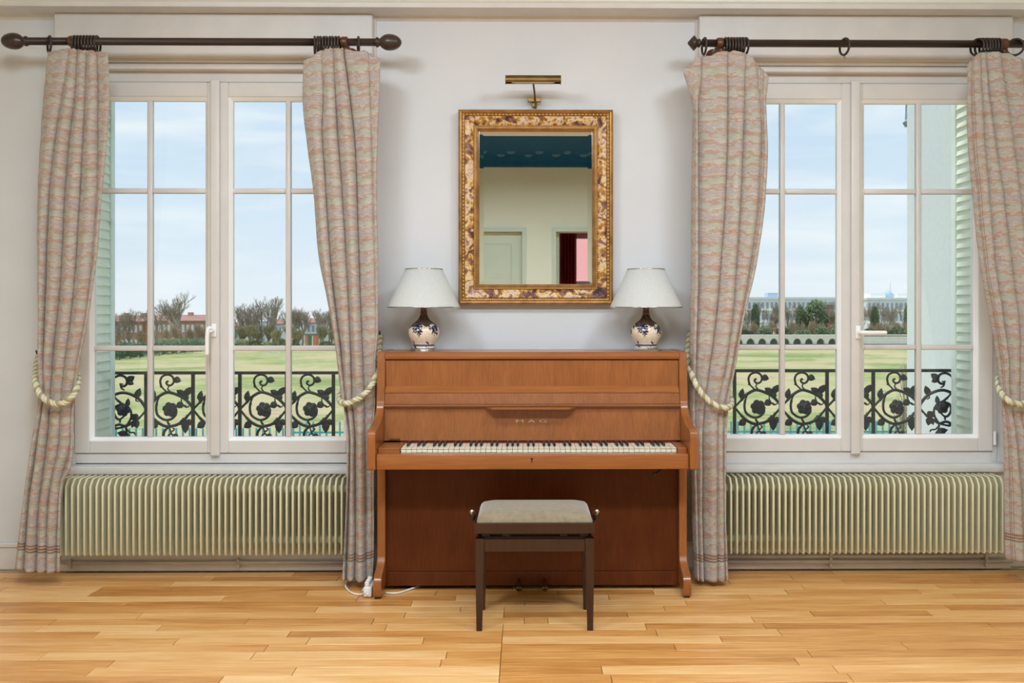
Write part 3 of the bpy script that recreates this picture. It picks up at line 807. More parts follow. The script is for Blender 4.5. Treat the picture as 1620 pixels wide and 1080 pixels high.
# ---------------------------------------------------------------- piano
px0, px1 = X(580, 4.1), X(1105, 4.1); pxc = (px0+px1)/2
YBK = 4.69; ZTOP = 1.138
PN = thing('upright_piano', (pxc, 4.42, 0), 'brown wooden upright piano with its keyboard open between the windows', 'piano')
th = .038
def side(x0, x1):
    up = [(4.40,ZTOP-.006),(4.394,1.10),(4.372,.93)]
    s_curve = [(p.x, p.y) for p in spline([Vector((4.368,.905,0)), Vector((4.352,.868,0)), Vector((4.30,.836,0)), Vector((4.22,.815,0)), Vector((4.135,.803,0)), Vector((4.108,.793,0)), Vector((4.10,.77,0))], 5)]
    low = [(4.10,.632),(4.106,.626),(4.39,.626)]
    leg = [(p.x, p.y) for p in spline([Vector((4.392,.55,0)), Vector((4.392,.22,0)), Vector((4.385,.155,0)), Vector((4.35,.125,0)), Vector((4.30,.108,0)), Vector((4.276,.09,0)), Vector((4.27,.06,0)), Vector((4.275,.02,0)), Vector((4.285,.008,0))], 5)]
    prof = [(YBK,ZTOP),(4.406,ZTOP)]+up+s_curve+low+leg+[(4.33,.006),(4.36,.03),(4.44,.04),(4.60,.04),(4.62,.008),(YBK,.008)]
    o = MB().prism(prof, 'x', x0, x1, .004).build('side_panel', M['piano_x' if 0 else 'piano'], PN)
    mb = MB().box(x0+.006, x1-.006, 4.285, 4.335, 0, .009).box(x0+.006, x1-.006, 4.63, YBK-.005, 0, .009)
    mb.build('foot_pad', M['black'], o)
side(px0, px0+th); side(px1-th, px1)
a, b = px0+th+.001, px1-th-.001
sl = [(YBK,1.136),(4.395,1.136),(4.386,1.13),(4.384,1.115),(4.388,1.104),(4.395,1.101),(YBK,1.101)]
MB().prism(sl, 'x', a, b).build('lid', M['piano_x'], PN)
MB().box(a, b, 4.40, 4.42, .966, 1.097, .001).build('upper_panel', M['piano'], PN)
MB().prism([(4.42,.974),(4.40,.974),(4.378,.95),(4.378,.944),(4.42,.944)], 'x', a, b).build('rail', M['piano_x'], PN)
MB().prism([(4.42,.943),(4.381,.943),(4.372,.892),(4.42,.892)], 'x', a, b).build('fallboard_flap', M['piano'], PN)
MB().prism([(4.42,.8905),(4.345,.8905),(4.338,.888),(4.338,.884),(4.345,.882),(4.42,.882)], 'x', a, b).build('music_ledge', M['piano_x'], PN)
xl, xr = X(768, 4.3), X(911, 4.3)
MB().prism([(xl,4.34),(xl+.028,4.285),(xr-.028,4.285),(xr,4.34)], 'z', .874, .8815, .002).build('music_rest', M['piano_x'], PN)
fb = MB().prism([(4.40,.881),(4.366,.881),(4.352,.722),(4.40,.722)], 'x', a, b).build('fallboard', M['piano'], PN)
MB().box(X(634,4.34), X(1071,4.34), 4.338, 4.352, .712, .7185).build('felt_strip', M['felt'], PN)
MB().box(a, b, 4.16, 4.42, .655, .688).build('keybed', M['piano_shaded'], PN)
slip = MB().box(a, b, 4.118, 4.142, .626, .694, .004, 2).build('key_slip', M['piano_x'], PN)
MB().box(a, b, 4.142, 4.42, .626, .654).build('keybed_underside', M['piano_shaded'], PN)
MB().box(a, b, 4.142, 4.17, .688, .6935, .001).build('key_slip_ledge', M['piano_x'], PN)
kx0, kx1 = X(634, 4.18), X(1070.5, 4.18)
MB().box(a, kx0-.002, 4.165, 4.348, .689, .716, .003).build('key_block', M['piano_x'], PN)
MB().box(kx1+.002, b, 4.165, 4.348, .689, .716, .003).build('key_block', M['piano_x'], PN)
kw = (kx1-kx0)/52
mb = MB().box(-kw/2+.0009, kw/2-.0009, 0, .160, -.019, -.0035).box(-kw/2+.0009, kw/2-.0009, -.004, .160, -.003, 0, .0008)
wk = mb.mesh('white_key', M['ivory'])
bk = MB().add([(-.0055,0,0),(.0055,0,0),(.0055,.095,0),(-.0055,.095,0),(-.0045,.008,.0115),(.0045,.008,.0115),(.0045,.095,.0115),(-.0045,.095,.0115)],
              [(0,3,2,1),(4,5,6,7),(0,1,5,4),(1,2,6,5),(2,3,7,6),(3,0,4,7)]).mesh('black_key', M['black_key'])
for i in range(52):
    inst('white_key', wk, PN, (kx0+kw*(i+.5), 4.182, .712+random.uniform(-.0004,.0004)))
    note = (i+5) % 7                    # the lowest key is an A: 0=C 1=D 2=E 3=F 4=G 5=A 6=B
    if note not in (2, 6) and i < 51: inst('black_key', bk, PN, (kx0+kw*(i+1), 4.235, .7135))
MB().box(a, b, 4.43, 4.45, .087, .626).build('lower_panel', M['piano_shaded'], PN)
MB().box(a, b, 4.42, 4.45, .02, .0855, .002).build('plinth', M['piano_shaded'], PN)
MB().box(a, b, 4.66, YBK-.002, .02, 1.10).build('back_panel', M['piano_shaded'], PN)
for qx in (821, 862):
    xx = X(qx, 4.33)
    pd = MB().tube(spline([(xx,4.44,.050),(xx,4.39,.049),(xx,4.35,.040),(xx,4.32,.030)], 5), [.008]*5+[.010]*5+[.014]*5+[.010], 10)
    pd.build('pedal', M['oldbrass'], PN)
# maker's lettering, latch, keyhole, hook under the keybed
cu = bpy.data.curves.new('lettering', 'FONT'); cu.body = 'M A G'; cu.size = .03; cu.extrude = .0006; cu.align_x = 'CENTER'; cu.space_character = 1.05
to = bpy.data.objects.new('lettering', cu); COL.objects.link(to)
bpy.context.view_layer.update()
me = bpy.data.meshes.new_from_object(to.evaluated_get(bpy.context.evaluated_depsgraph_get()))
bpy.data.objects.remove(to); me.materials.clear(); me.materials.append(M['letter'])
lt = inst('lettering', me, fb, P(840.5, 668, 4.3565), (radians(90-5), 0, 0), (1.75, .62, 1))
lt['label'] = 'gold lettering M A G'
p = P(614, 694, 4.348)
MB().box(p.x, p.x+.055, 4.340, 4.352, p.z-.004, p.z+.004, .002).lathe([(.006,4.334),(.006,4.352)], (p.x+.006,0,p.z), 12, 'y').build('brass_latch', M['brass'], PN)
p = P(841.5, 727, 4.118)
MB().lathe([(.0045,4.1165),(.0045,4.119)], (p.x,0,p.z+.004), 12, 'y').box(p.x-.002, p.x+.002, 4.1165, 4.119, p.z-.012, p.z+.003).build('keyhole', M['black'], PN)
q0, q1, q2 = P(1060,741.5,4.2), P(1047,743,4.16), P(1033,752,4.15)
q0.z = min(q0.z, .62); q1.z = min(q1.z, .618)
MB().tube([(q0.x,4.2,.622),(q1.x,4.17,.617),(q2.x+.012,4.16,q2.z+.004),(q2.x,4.16,q2.z)], [.005,.005,.006,.009], 8).build('hook', M['black'], PN)

# ---------------------------------------------------------------- stool
sx0, sx1 = X(752, 3.852), X(940, 3.852); sc = (sx0+sx1)/2; hw = (sx1-sx0)/2; sy0, sy1 = 3.85, 4.15
ST = thing('piano_stool', (sc, (sy0+sy1)/2, 0), 'dark wooden piano stool with beige velvet seat in front of the piano', 'stool')
for s in (-1, 1):
    for yy, t in ((sy0, 1), (sy1, -1)):
        x_o = sc+s*hw; ztop = .385
        w0, w1 = .036, .024          # square leg tapering on the inner sides
        xo_b = x_o-s*.004
        vs = []
        for z_, w, o in ((ztop,w0,x_o),(.31,w0,x_o),(0,w1,xo_b)):
            yo = yy if z_ else yy+t*.004
            vs += [(o,yo,z_),(o-s*w,yo,z_),(o-s*w,yo+t*w,z_),(o,yo+t*w,z_)]
        fs = [(0,1,2,3),(8,11,10,9)]+[(4*r+i,4*r+(i+1)%4,4*r+4+(i+1)%4,4*r+4+i) for r in (0,1) for i in range(4)]
        bm = bmesh.new(); bv = [bm.verts.new(v) for v in vs]
        for f in fs: bm.faces.new([bv[i] for i in f])
        bmesh.ops.recalc_face_normals(bm, faces=bm.faces)
        MB().bm(bm).build('leg', M['stool'], ST)
za0, za1 = .330, .382
for yy in (sy0+.006, sy1-.024): MB().box(sc-hw+.037, sc+hw-.037, yy, yy+.018, za0, za1, .001).build('apron', M['stool'], ST)
for s in (-1, 1): MB().box(sc+s*(hw-.006), sc+s*(hw-.024), sy0+.037, sy1-.037, za0, za1, .001).build('apron', M['stool'], ST)
# lifting mechanism between the base and the seat frame
for dx in (-.17, .0, .17):
    pass
MB().box(sc-hw+.02, sc+hw-.02, sy0+.03, sy1-.03, .383, .389).build('mechanism_plate', M['black'], ST)
for s in (-1, 1):
    for q in (.12, .205):
        MB().box(sc+s*q-.017, sc+s*q+.017, sy0+.02, sy1-.02, .389, .4075, .002).build('lift_arm', M['black'], ST)
MB().box(sc-hw+.05, sc+hw-.05, sy0+.045, sy1-.045, .389, .407).build('inner_frame', M['stool'], ST)
zf0, zf1 = .4075, .452
mb = MB(); q = .012
for a_, b_, c_, d_ in ((-hw-.004,hw+.004,sy0-.012,sy0+.02), (-hw-.004,hw+.004,sy1-.02,sy1+.012), (-hw-.004,-hw+.028,sy0+.02,sy1-.02), (hw-.028,hw+.004,sy0+.02,sy1-.02)):
    mb.box(sc+a_, sc+b_, c_, d_, zf0, zf1, .003)
mb.build('seat_frame', M['stool'], ST)
# padded seat: rounded-rectangle rings rising to a low dome
def rrect(hx, hy, r, n=6):
    pts = []
    for cx, cy, a0 in ((hx-r,hy-r,0), (-hx+r,hy-r,pi/2), (-hx+r,-hy+r,pi), (hx-r,-hy+r,1.5*pi)):
        pts += [(cx+r*cos(a0+pi/2*i/n), cy+r*sin(a0+pi/2*i/n)) for i in range(n+1)]
    return pts
mb = MB(); lv = [(0,.0,.012),(.0,.012,.014),(.006,.028,.02),(.016,.04,.03),(.035,.048,.04),(.07,.053,.05),(.115,.055,.02)]
cy = (sy0+sy1)/2; hy = (sy1-sy0)/2+.004; m_ = 0
for ins, hz, r in lv:
    pts = rrect(hw-.006-ins, hy-.004-ins, r); m_ = len(pts)
    mb.v += [Vector((sc+x_, cy+y_, zf1-.008+hz)) for x_, y_ in pts]
for l in range(len(lv)-1):
    for i in range(m_):
        j = (i+1) % m_; mb.f.append((l*m_+i, l*m_+j, (l+1)*m_+j, (l+1)*m_+i)); mb.sm.append(True)
mb.f.append(tuple((len(lv)-1)*m_+i for i in range(m_))); mb.sm.append(True)
mb.f.append(tuple(range(m_))[::-1]); mb.sm.append(False)
mb.build('cushion', M['velvet'], ST)
for s in (-1, 1):
    xk = sc+s*(hw+.004)
    k = MB().lathe([(.006,xk-s*.03),(.006,xk+s*.006),(.014,xk+s*.006),(.019,xk+s*.012),(.02,xk+s*.02),(.015,xk+s*.026),(1e-5,xk+s*.027)], (0, cy+.02, zf1-.012), 18, 'x').build('adjusting_knob', M['stool'], ST)
    MB().tube([(xk+s*.018,cy+.015,zf1-.008),(xk+s*.018,cy-.01,zf1+.012)], .005, 8).ball((xk+s*.018,cy-.012,zf1+.016), .011, 12).build('knob_cap', M['steel'], k)

# ---------------------------------------------------------------- lamps on the piano
def lamp(cx_px, base_round, label):
    YLp = 4.575; b_ = P(cx_px, 553, YLp); z0 = 1.136; xx = b_.x
    T = thing('table_lamp', (xx, YLp, z0), label, 'lamp', 'table lamps on the piano')
    c = (xx, YLp, z0)
    if base_round:
        MB().lathe([(.066,.001),(.068,.003),(.066,.007),(.060,.012),(.055,.014)], c, 40).build('base', M['steel'], T)
    else:
        MB().lathe([(.076,.001),(.076,.005),(.060,.007),(.054,.018),(.052,.019)], c, 8, smooth=False).build('base', M['steel'], T)
    prof = [(.052,.014),(.053,.02),(.052,.03),(.058,.04),(.068,.058),(.0755,.078),(.077,.094),(.073,.11),(.062,.126),(.048,.138),(.034,.148),(.024,.16),(.018,.174),(.016,.186),(.019,.188),(.016,.19),(.0145,.2),(.017,.212),(.019,.218)]
    v = MB().lathe([(r, h) for r, h in prof], c, 48).build('vase_body', M['vase'], T)
    MB().lathe([(.017,.218),(.0185,.222),(.0185,.238),(.014,.24),(.014,.262),(.004,.264)], c, 20).build('socket', M['black'], T)
    h0, h1, r0, r1 = .2125, .400, .179, .092
    sh = MB().lathe([(r0,h0),(r1,h1),(r1-.002,h1),(r0-.002,h0),(r0,h0)], c, 64, cap=False).build('lampshade', M['shade'], T)
    for r, h in ((r0,h0), (r1,h1)):
        MB().tube([(c[0]+r*cos(2*pi*i/64), c[1]+r*sin(2*pi*i/64), c[2]+h) for i in range(64)], .0028, 6, closed=True).build('silver_rim', M['steel'], sh)
    mb = MB()
    for k in range(3):
        t_ = 2*pi*k/3; mb.tube([(c[0],c[1],c[2]+h1-.03), (c[0]+(r1-.003)*cos(t_), c[1]+(r1-.003)*sin(t_), c[2]+h1-.003)], .0015, 6)
    mb.tube([(c[0],c[1],c[2]+.262),(c[0],c[1],c[2]+h1-.03)], .003, 8).build('shade_carrier', M['steel'], sh)
    MB().ball((c[0],c[1],c[2]+.30), .028, 14, (1,1,1.3)).build('bulb', M['bead'], T)
lamp(670.5, True, 'table lamp with round silver foot on the left end of the piano')
lamp(1022, False, 'table lamp with angular dark foot on the right end of the piano')

# ---------------------------------------------------------------- mirror
YM = YW-.06
mx0, mx1 = X(725, YM), X(970, YM); mz1, mz0 = Z(173, YM), Z(481.5, YM)
MR = thing('wall_mirror', ((mx0+mx1)/2, YW-.03, mz0), 'gold-framed mirror with purple marbled border hanging above the piano', 'mirror')
def sweep(prof, name, m, smooth=False):
    mb = MB(); n = len(prof)
    for d, y in prof:
        for sx_, sz_ in ((0,0),(1,0),(1,1),(0,1)):
            mb.v.append(Vector(((mx1-d) if sx_ else (mx0+d), YW-y, (mz1-d) if sz_ else (mz0+d))))
    for k in range(n-1):
        for i in range(4):
            j = (i+1) % 4
            mb.f.append((k*4+i, k*4+j, k*4+4+j, k*4+4+i)); mb.sm.append(smooth)
    return mb.build(name, m, MR)
sweep([(0,.001),(0,.055),(.003,.061),(.010,.064),(.016,.062),(.021,.056),(.030,.053),(.034,.056)], 'outer_moulding', M['gold'])
sweep([(.034,.056),(.038,.058),(.055,.051),(.072,.040),(.076,.037)], 'marbled_band', M['marble'])
sweep([(.076,.037),(.080,.041),(.084,.041),(.086,.036),(.090,.036),(.093,.039),(.097,.037),(.100,.029),(.104,.026),(.104,.010)], 'inner_moulding', M['gold'])
def beads(d, y, r, step, name):
    mb = MB(); bm = bmesh.new(); bmesh.ops.create_icosphere(bm, subdivisions=1, radius=r)
    bv = [v.co.copy() for v in bm.verts]; bf = [[v.index for v in f.verts] for f in bm.faces]; bm.free()
    def put(x_, z_, sx_, sz_): mb.add([Vector((x_+v.x*sx_, YW-y+v.y, z_+v.z*sz_)) for v in bv], bf, True)
    n = round((mx1-mx0-2*d)/step)
    for i in range(n+1):
        for z_ in (mz0+d, mz1-d): put(mx0+d+(mx1-mx0-2*d)*i/n, z_, 1.45, 1)
    n = round((mz1-mz0-2*d)/step)
    for i in range(1, n):
        for x_ in (mx0+d, mx1-d): put(x_, mz0+d+(mz1-mz0-2*d)*i/n, 1, 1.45)
    o = mb.build(name, M['gilt'], MR); o['kind'] = 'stuff'
beads(.0255, .0565, .0056, .0185, 'bead_row')
beads(.082, .0415, .0036, .0115, 'bead_row')
g = .104; bvl = .024
q = [(mx0+g,mz0+g),(mx1-g,mz0+g),(mx1-g,mz1-g),(mx0+g,mz1-g)]
r = [(mx0+g+bvl,mz0+g+bvl),(mx1-g-bvl,mz0+g+bvl),(mx1-g-bvl,mz1-g-bvl),(mx0+g+bvl,mz1-g-bvl)]
MB().add([(p_[0],YW-.018,p_[1]) for p_ in r], [(0,1,2,3)]).build('glass', M['mirror'], MR)
MB().add([(p_[0],YW-.0165,p_[1]) for p_ in q]+[(p_[0],YW-.018,p_[1]) for p_ in r], [(i,(i+1)%4,4+(i+1)%4,4+i) for i in range(4)]).build('bevelled_edge', M['mirror'], MR)
MB().box(mx0+.004, mx1-.004, YW-.014, YW-.002, mz0+.004, mz1-.004).build('backing', M['black'], MR)

# picture light
YPL = 4.60
lx0, lx1 = X(800, YPL), X(887, YPL); lz = Z(126.5, YPL)
PL = thing('picture_light', ((lx0+lx1)/2, YW, Z(172, YW)), 'brass picture light with a long tubular hood above the mirror', 'picture light')
rr = .0235; mb = MB(); n = 28
for s in (0, 1):
    pass
prof = []
for i in range(n+1):
    t_ = radians(-40)+radians(260)*i/n; prof.append((YPL+rr*cos(t_), lz+rr*sin(t_)))
inner = [(YPL+(p_[0]-YPL)*.94, lz+(p_[1]-lz)*.94) for p_ in reversed(prof)]
MB().prism(prof+inner, 'x', lx0, lx1).build('hood', M['oldbrass'], PL)
mb = MB()
for xx in (lx0, lx1): mb.lathe([(rr,xx-.0012),(rr,xx+.0012)], (0,YPL,lz), 28, 'x')
mb.build('end_cap', M['oldbrass'], PL)
MB().lathe([(.01,lx0+.03),(.012,lx0+.05),(.012,lx1-.05),(.01,lx1-.03)], (0,YPL,lz-.004), 16, 'x').build('tube_bulb', M['bead'], PL)
pts = [P(844,134,YPL+.01), P(845.5,146,4.66), P(846.5,158,4.725), P(847.5,172,4.745)]
MB().tube(spline(pts, 6), .005, 10).build('arm', M['oldbrass'], PL)
p = P(845.5, 158, 4.74)
MB().box(p.x-.034, p.x+.034, 4.735, 4.755, p.z-.010, p.z+.010, .002).build('cross_plate', M['oldbrass'], PL)
MB().box(p.x-.012, p.x+.012, 4.755, YW, p.z-.03, p.z+.01, .002).build('wall_mount', M['oldbrass'], PL)

# ---------------------------------------------------------------- power strip and cables by the piano foot
p = at_z(589, 926, .03)
sxp = px0-.02
PS = thing('power_strip', (sxp, 4.40, 0), 'white power strip standing against the left foot of the piano', 'power strip')
MB().box(sxp-.03, sxp+.008, 4.30, 4.42, .003, .05, .006, 2).build('body', M['cable'], PS)
for k in range(3): MB().box(sxp-.026, sxp-.004, 4.31+.036*k, 4.335+.036*k, .0505, .072, .004).build('plug', M['cable'], PS)
g_ = lambda x_, y_, h=.006: tuple(at_z(x_, y_, h))
mb = MB().tube(spline([(sxp-.012,4.292,.02), g_(583,936), g_(570,940), g_(556,937), g_(547,928), g_(550,921), g_(562,918), g_(575,919), g_(579,926), g_(574,933), g_(582,935), (sxp-.02,4.292,.03)], 8), .0045, 8)
tag(mb.build('cable_loop', M['cable']), 'white cable looping on the floor left of the piano foot', 'cable')
mb = MB().tube(spline([g_(610.5,937), g_(622,938), g_(632,937), g_(643,933.5), g_(656,929), g_(668,924)], 8), .0045, 8)
tag(mb.build('cable', M['cable']), 'white cable running on the floor under the piano front', 'cable')
# ---------------------------------------------------------------- balcony railings
YRL = 5.34
def railing(k):
    sc_ = F/YRL                      # photo pixels per metre at the railing
    zr = Z(589.5 if k == 0 else 586, YRL, (345,1348)[k])
    bay = (73.6/sc_)
    u = 1/6.75/sc_                   # one tracing unit in metres
    c = WC[k]
    T = thing('balcony_railing', (c, YRL, zr-.5), ('black iron rose-scroll railing outside the left window', 'black iron rose-scroll railing outside the right window')[k], 'railing', 'iron window railings')
    x0, x1 = c-HO-.10, c+HO+.10
    zb = zr-.515
    MB().box(x0, x1, YRL-.011, YRL+.011, zr-.009, zr+.009, .002).build('top_rail', M['iron'], T)
    MB().box(x0, x1, YRL-.01, YRL+.01, zb-.009, zb+.009, .002).build('bottom_rail', M['iron'], T)
    first = X((231.2, 1162)[k], YRL)
    nb = 5; bars = [first+bay*i for i in range(nb)]
    if k == 0: bars = bars
    bm = MB().box(-.0095, .0095, -.008, .008, zb-zr, 0, .002).mesh('bar', M['iron'])
    for x_ in bars: inst('bar', bm, T, (x_, YRL, zr))
    strokes = [
      ([(228,590),(300,515),(345,465),(440,410),(520,420),(620,465),(690,530),(725,590)], 11),
      ([(228,590),(320,700),(390,750),(460,770),(560,750),(640,690),(725,590)], 11),
      ([(372,440),(342,520),(335,590),(355,655),(430,700),(500,688),(545,640),(548,600)], 9),
      ([(445,402),(395,350),(378,290),(400,240),(455,220),(505,240),(522,285),(505,322),(470,335),(443,312),(452,288),(466,296)], 8),
      ([(470,338),(458,372),(480,392)], 5),
      ([(480,772),(430,810),(412,860),(420,930),(455,985),(520,1000),(600,985)], 10),
      ([(478,778),(484,815),(505,822),(526,800),(508,786)], 5.5),
      ([(484,812),(500,850),(545,890)], 6), ([(500,852),(470,858),(462,885),(482,893)], 5.5),
      ([(452,700),(462,735),(480,750)], 8),
      ([(692,545),(660,566),(628,550),(603,510),(600,465)], 5),
      ([(600,540),(640,548),(660,566)], 5), ([(345,735),(330,715)], 6), ([(640,705),(650,690)], 6),
    ]
    leaves = [((520,262),(598,292),26), ((292,497),(318,388),22), ((632,436),(550,384),24), ((632,436),(722,348),26), ((632,432),(668,502),24),
              ((618,522),(545,568),27), ((348,732),(270,784),28), ((640,708),(574,752),22), ((642,706),(644,846),30), ((648,706),(724,752),24), ((505,862),(576,905),26),
              ((600,1000),(660,960),22)]
    thorns = [(345,465),(520,420),(585,448),(342,535),(385,345),(322,700),(620,690),(660,660),(360,662)]
    def stem(pts, w, q, nm='scroll'):
        pp = spline([q(*p_) for p_ in pts], 6); n = len(pp)
        rr = [w*1.5*u*(1 if .12 < i/(n-1) < .88 else .75) for i in range(n)]
        return MB().tube(pp, rr, 7, flat=(0,1,0))
    def leafm(a_, b_, w, q):
        A, B = q(*a_), q(*b_); d = B-A; L = d.length; t = d.normalized(); nn = Vector((t.z, 0, -t.x))
        out = [(0,.10),(.12,.55),(.28,.95),(.40,.86),(.46,1.0),(.62,.74),(.70,.72),(.85,.34),(1,.0)]
        lo = [A+t*L*s_+nn*w*1.45*u*h for s_, h in out]; hi = [A+t*L*s_-nn*w*1.45*u*h for s_, h in out[-2::-1]]
        ol = lo+hi; mid = [A+t*L*.1+Vector((0,-.006,0)), A+t*L*.5+Vector((0,-.007,0)), A+t*L*.9+Vector((0,-.004,0))]
        mb = MB(); n = len(ol)
        fr = [v+Vector((0,-.003,0)) for v in ol]; bk_ = [v+Vector((0,.004,0)) for v in ol]
        cen = A+t*L*.45+Vector((0,-.009,0))
        mb.v = fr+bk_+[cen]
        for i in range(n):
            j = (i+1) % n; mb.f += [(i, j, 2*n), (i, n+i, n+j, j)]; mb.sm += [False, False]
        mb.f.append(tuple(n+i for i in range(n))); mb.sm.append(False)
        return mb
    def rose(cx, cz, R, q):
        mb = MB(); rn = random.Random(3)
        for ring, (n, rr, pr, dy) in enumerate(((6,.62,.50,0), (4,.32,.40,-.008), (1,0,.34,-.016))):
            for i in range(n):
                t_ = 2*pi*i/n+.4*ring+.2
                p_ = q(cx+R*rr*cos(t_), cz+R*rr*sin(t_))
                mb.ball((p_.x, p_.y+dy, p_.z), R*u*pr, 10, (1,.42,1))
        return mb
    def bay_parts(ox):
        q = lambda x_, y_: Vector(((x_-228)*u+ox, YRL, zr-(y_-200)*u))
        allst = MB()
        for pts, w in strokes:
            m_ = stem(pts, w, q); allst.add(m_.v, m_.f, True)
        for tx, ty in thorns:
            p_ = q(tx, ty); allst.ball((p_.x,p_.y,p_.z), 15*u, 6, (1,.6,1))
        return allst, q
    st, q0 = bay_parts(0)
    off = Vector((0, YRL, zr))
    sm_ = st.mesh('scroll', M['iron'], off)
    lms = [leafm(a_, b_, w, q0).mesh('leaf', M['iron'], off) for a_, b_, w in leaves]
    rm = rose(480, 590, 74, q0).mesh('rose', M['iron'], off)
    for x_ in bars[:4]:
        inst('scroll', sm_, T, (x_, YRL, zr))
        for l_ in lms: inst('leaf', l_, T, (x_, YRL, zr))
        inst('rose', rm, T, (x_, YRL, zr))
    # end bay, differently curled, beside one jamb (mirrored on the right window)
    if k == 0: qe = lambda x_, y_: Vector((bars[0]-(614-x_)*u, YRL, zr-(y_-200)*u))
    else: qe = lambda x_, y_: Vector((bars[4]+(614-x_)*u, YRL, zr-(y_-200)*u))
    es = [([(612,590),(560,500),(480,440),(370,410),(270,440),(215,500)], 11), ([(612,600),(540,680),(470,725),(400,765),(330,748),(275,770),(300,790),(390,772)], 10),
          ([(275,450),(310,490),(350,530),(290,560),(272,620),(300,680),(340,692),(385,655)], 9), ([(430,560),(455,620),(450,690),(400,765)], 8),
          ([(385,385),(352,362),(345,325),(372,318)], 6), ([(250,290),(290,245),(340,228),(392,245),(412,290),(400,330),(360,342),(336,312)], 9),
          ([(400,765),(405,820),(400,860)], 8), ([(405,790),(440,830),(485,835),(500,860)], 6), ([(520,460),(505,490),(535,508)], 5), ([(340,692),(336,730)], 7), ([(400,860),(330,930),(250,990),(200,1000)], 9),
          ([(250,290),(200,360),(215,500),(200,620),(240,740),(275,770)], 8)]
    mb = MB()
    for pts, w in es: m_ = stem(pts, w, qe); mb.add(m_.v, m_.f, True)
    mb.build('scroll', M['iron'], T)
    for a_, b_, w in [((412,290),(490,235),26), ((412,292),(484,322),20), ((510,465),(550,362),25), ((415,560),(425,468),18), ((470,640),(525,710),30), ((500,700),(520,790),26), ((430,860),(305,835),26), ((420,870),(310,912),24), ((400,860),(432,905),22), ((480,720),(465,785),14)]:
        leafm(a_, b_, w, qe).build('leaf', M['iron'], T)
    rose(370, 590, 70, qe).build('rose', M['iron'], T)
railing(0); railing(1)

# ---------------------------------------------------------------- wing of the house, right of the right window
wx = X(1505, YO+.1); XWG = 2.78
yfar = 6.68
wg = thing('house_wing', (XWG+1.0, 5.9, -3.2), 'white plastered wing of the house seen through the right window', 'building')
MB().box(XWG, XWG+2.2, YO+.001, yfar, -3.2, 2.95).build('wall', M['plaster'], wg)
MB().box(XWG-.012, XWG+.1, yfar-.16, yfar+.012, -3.2, 2.95).build('corner_band', M['plaster'], wg)
zg1 = P(1442, 200, 6.7).z
MB().prism([(XWG-.02,2.96),(XWG-.05,3.0),(XWG-.05,3.06),(XWG+2.2,3.9),(XWG+2.2,3.8),(XWG,2.95)], 'y', YO+.01, yfar+.35).build('roof', M['zinc'], wg)
gx = lambda q: P(q, 500, yfar+.07).x
gz = lambda q: P(1442, q, yfar+.07).z
dp = MB().prism([(gx(1436),gz(188)), (gx(1448),gz(183)), (gx(1451),gz(120)), (gx(1438.5),gz(120))], 'y', yfar+.02, yfar+.12)
dp.prism([(gx(1433),gz(192)), (gx(1437),gz(199)), (gx(1442),gz(198)), (gx(1443),gz(187)), (gx(1436),gz(189))], 'y', yfar+.015, yfar+.13)
dp.build('gutter_end', M['zinc'], wg)

# ---------------------------------------------------------------- outdoor ground and distance
ZG = -3.2
def grassy():
    m = mat('meadow_grass', (150,160,100), .95, spec=.1)
    n = noise(m, (.10,.13,1), 1.0, 7, dist=.5); n2 = noise(m, (1.0,1.6,1), 1.0, 4)
    f = mth(m, 'MULTIPLY_ADD', n, .65, mth(m, 'MULTIPLY', n2, .35))
    lk(m, ramp(m, f, [(.40,(126,138,86)), (.46,(150,156,106)), (.51,(168,164,122)), (.57,(182,168,134)), (.66,(168,152,122))]), bsdf(m).inputs['Base Color'])
    return m
M['grass'] = grassy()
M['earth'] = speckled('far_ground', (96,104,70), (120,120,86), .95, .2)
g0 = MB(); nx, ny = 24, 30
for j in range(ny+1):
    for i in range(nx+1):
        yy = 5.2+(118-5.2)*j/ny; xx = -75+150*i/nx
        g0.v.append(Vector((xx, yy, ZG)))
for j in range(ny):
    for i in range(nx): g0.f.append((j*(nx+1)+i, j*(nx+1)+i+1, (j+1)*(nx+1)+i+1, (j+1)*(nx+1)+i)); g0.sm.append(True)
tag(g0.build('meadow', M['grass']), 'green and straw-coloured meadow beyond the fence', 'meadow', kind='structure')
tag(MB().add([(-400,117,ZG-.2),(400,117,ZG-.2),(500,150,-9),(-500,150,-9),(900,700,-9),(-900,700,-9)], [(0,1,2,3),(3,2,4,5)]).build('far_ground', M['earth']), 'low ground falling away behind the trees', 'ground', kind='structure')

M['bluefence'] = speckled('turquoise_fence_paint', (64,160,180), (88,178,196), .6, 3)
def picket_fence(label, x0, x1, Yf, zt, rails):
    T = thing('picket_fence', ((x0+x1)/2, Yf, ZG), label, 'fence', 'turquoise picket fences')
    step = .215; n = int((x1-x0)/step)
    me = MB().box(-.03, .03, -.012, .012, 0, zt-ZG-.03).add([(-.03,-.012,zt-ZG-.03),(.03,-.012,zt-ZG-.03),(.03,.012,zt-ZG-.03),(-.03,.012,zt-ZG-.03),(0,0,zt-ZG)], [(0,1,4),(1,2,4),(2,3,4),(3,0,4)]).mesh('picket', M['bluefence'])
    for i in range(n+1): inst('picket', me, T, (x0+step*i, Yf, ZG))
    for r_ in rails: MB().box(x0-.05, x1+.05, Yf+.013, Yf+.035, r_-.03, r_+.03).build('rail', M['bluefence'], T)
xa = P(459, 600, 30).x
picket_fence('turquoise picket fence low in the view of the left window', P(120,600,30).x, xa-.1, 30, P(300,676,30).z, [P(300,694,30).z, ZG+.15])
picket_fence('higher turquoise picket fence running from the left window to the right window', xa+.1, P(1480,600,30).x, 30, P(500,666,30).z, [P(500,684,30).z, ZG+.15])

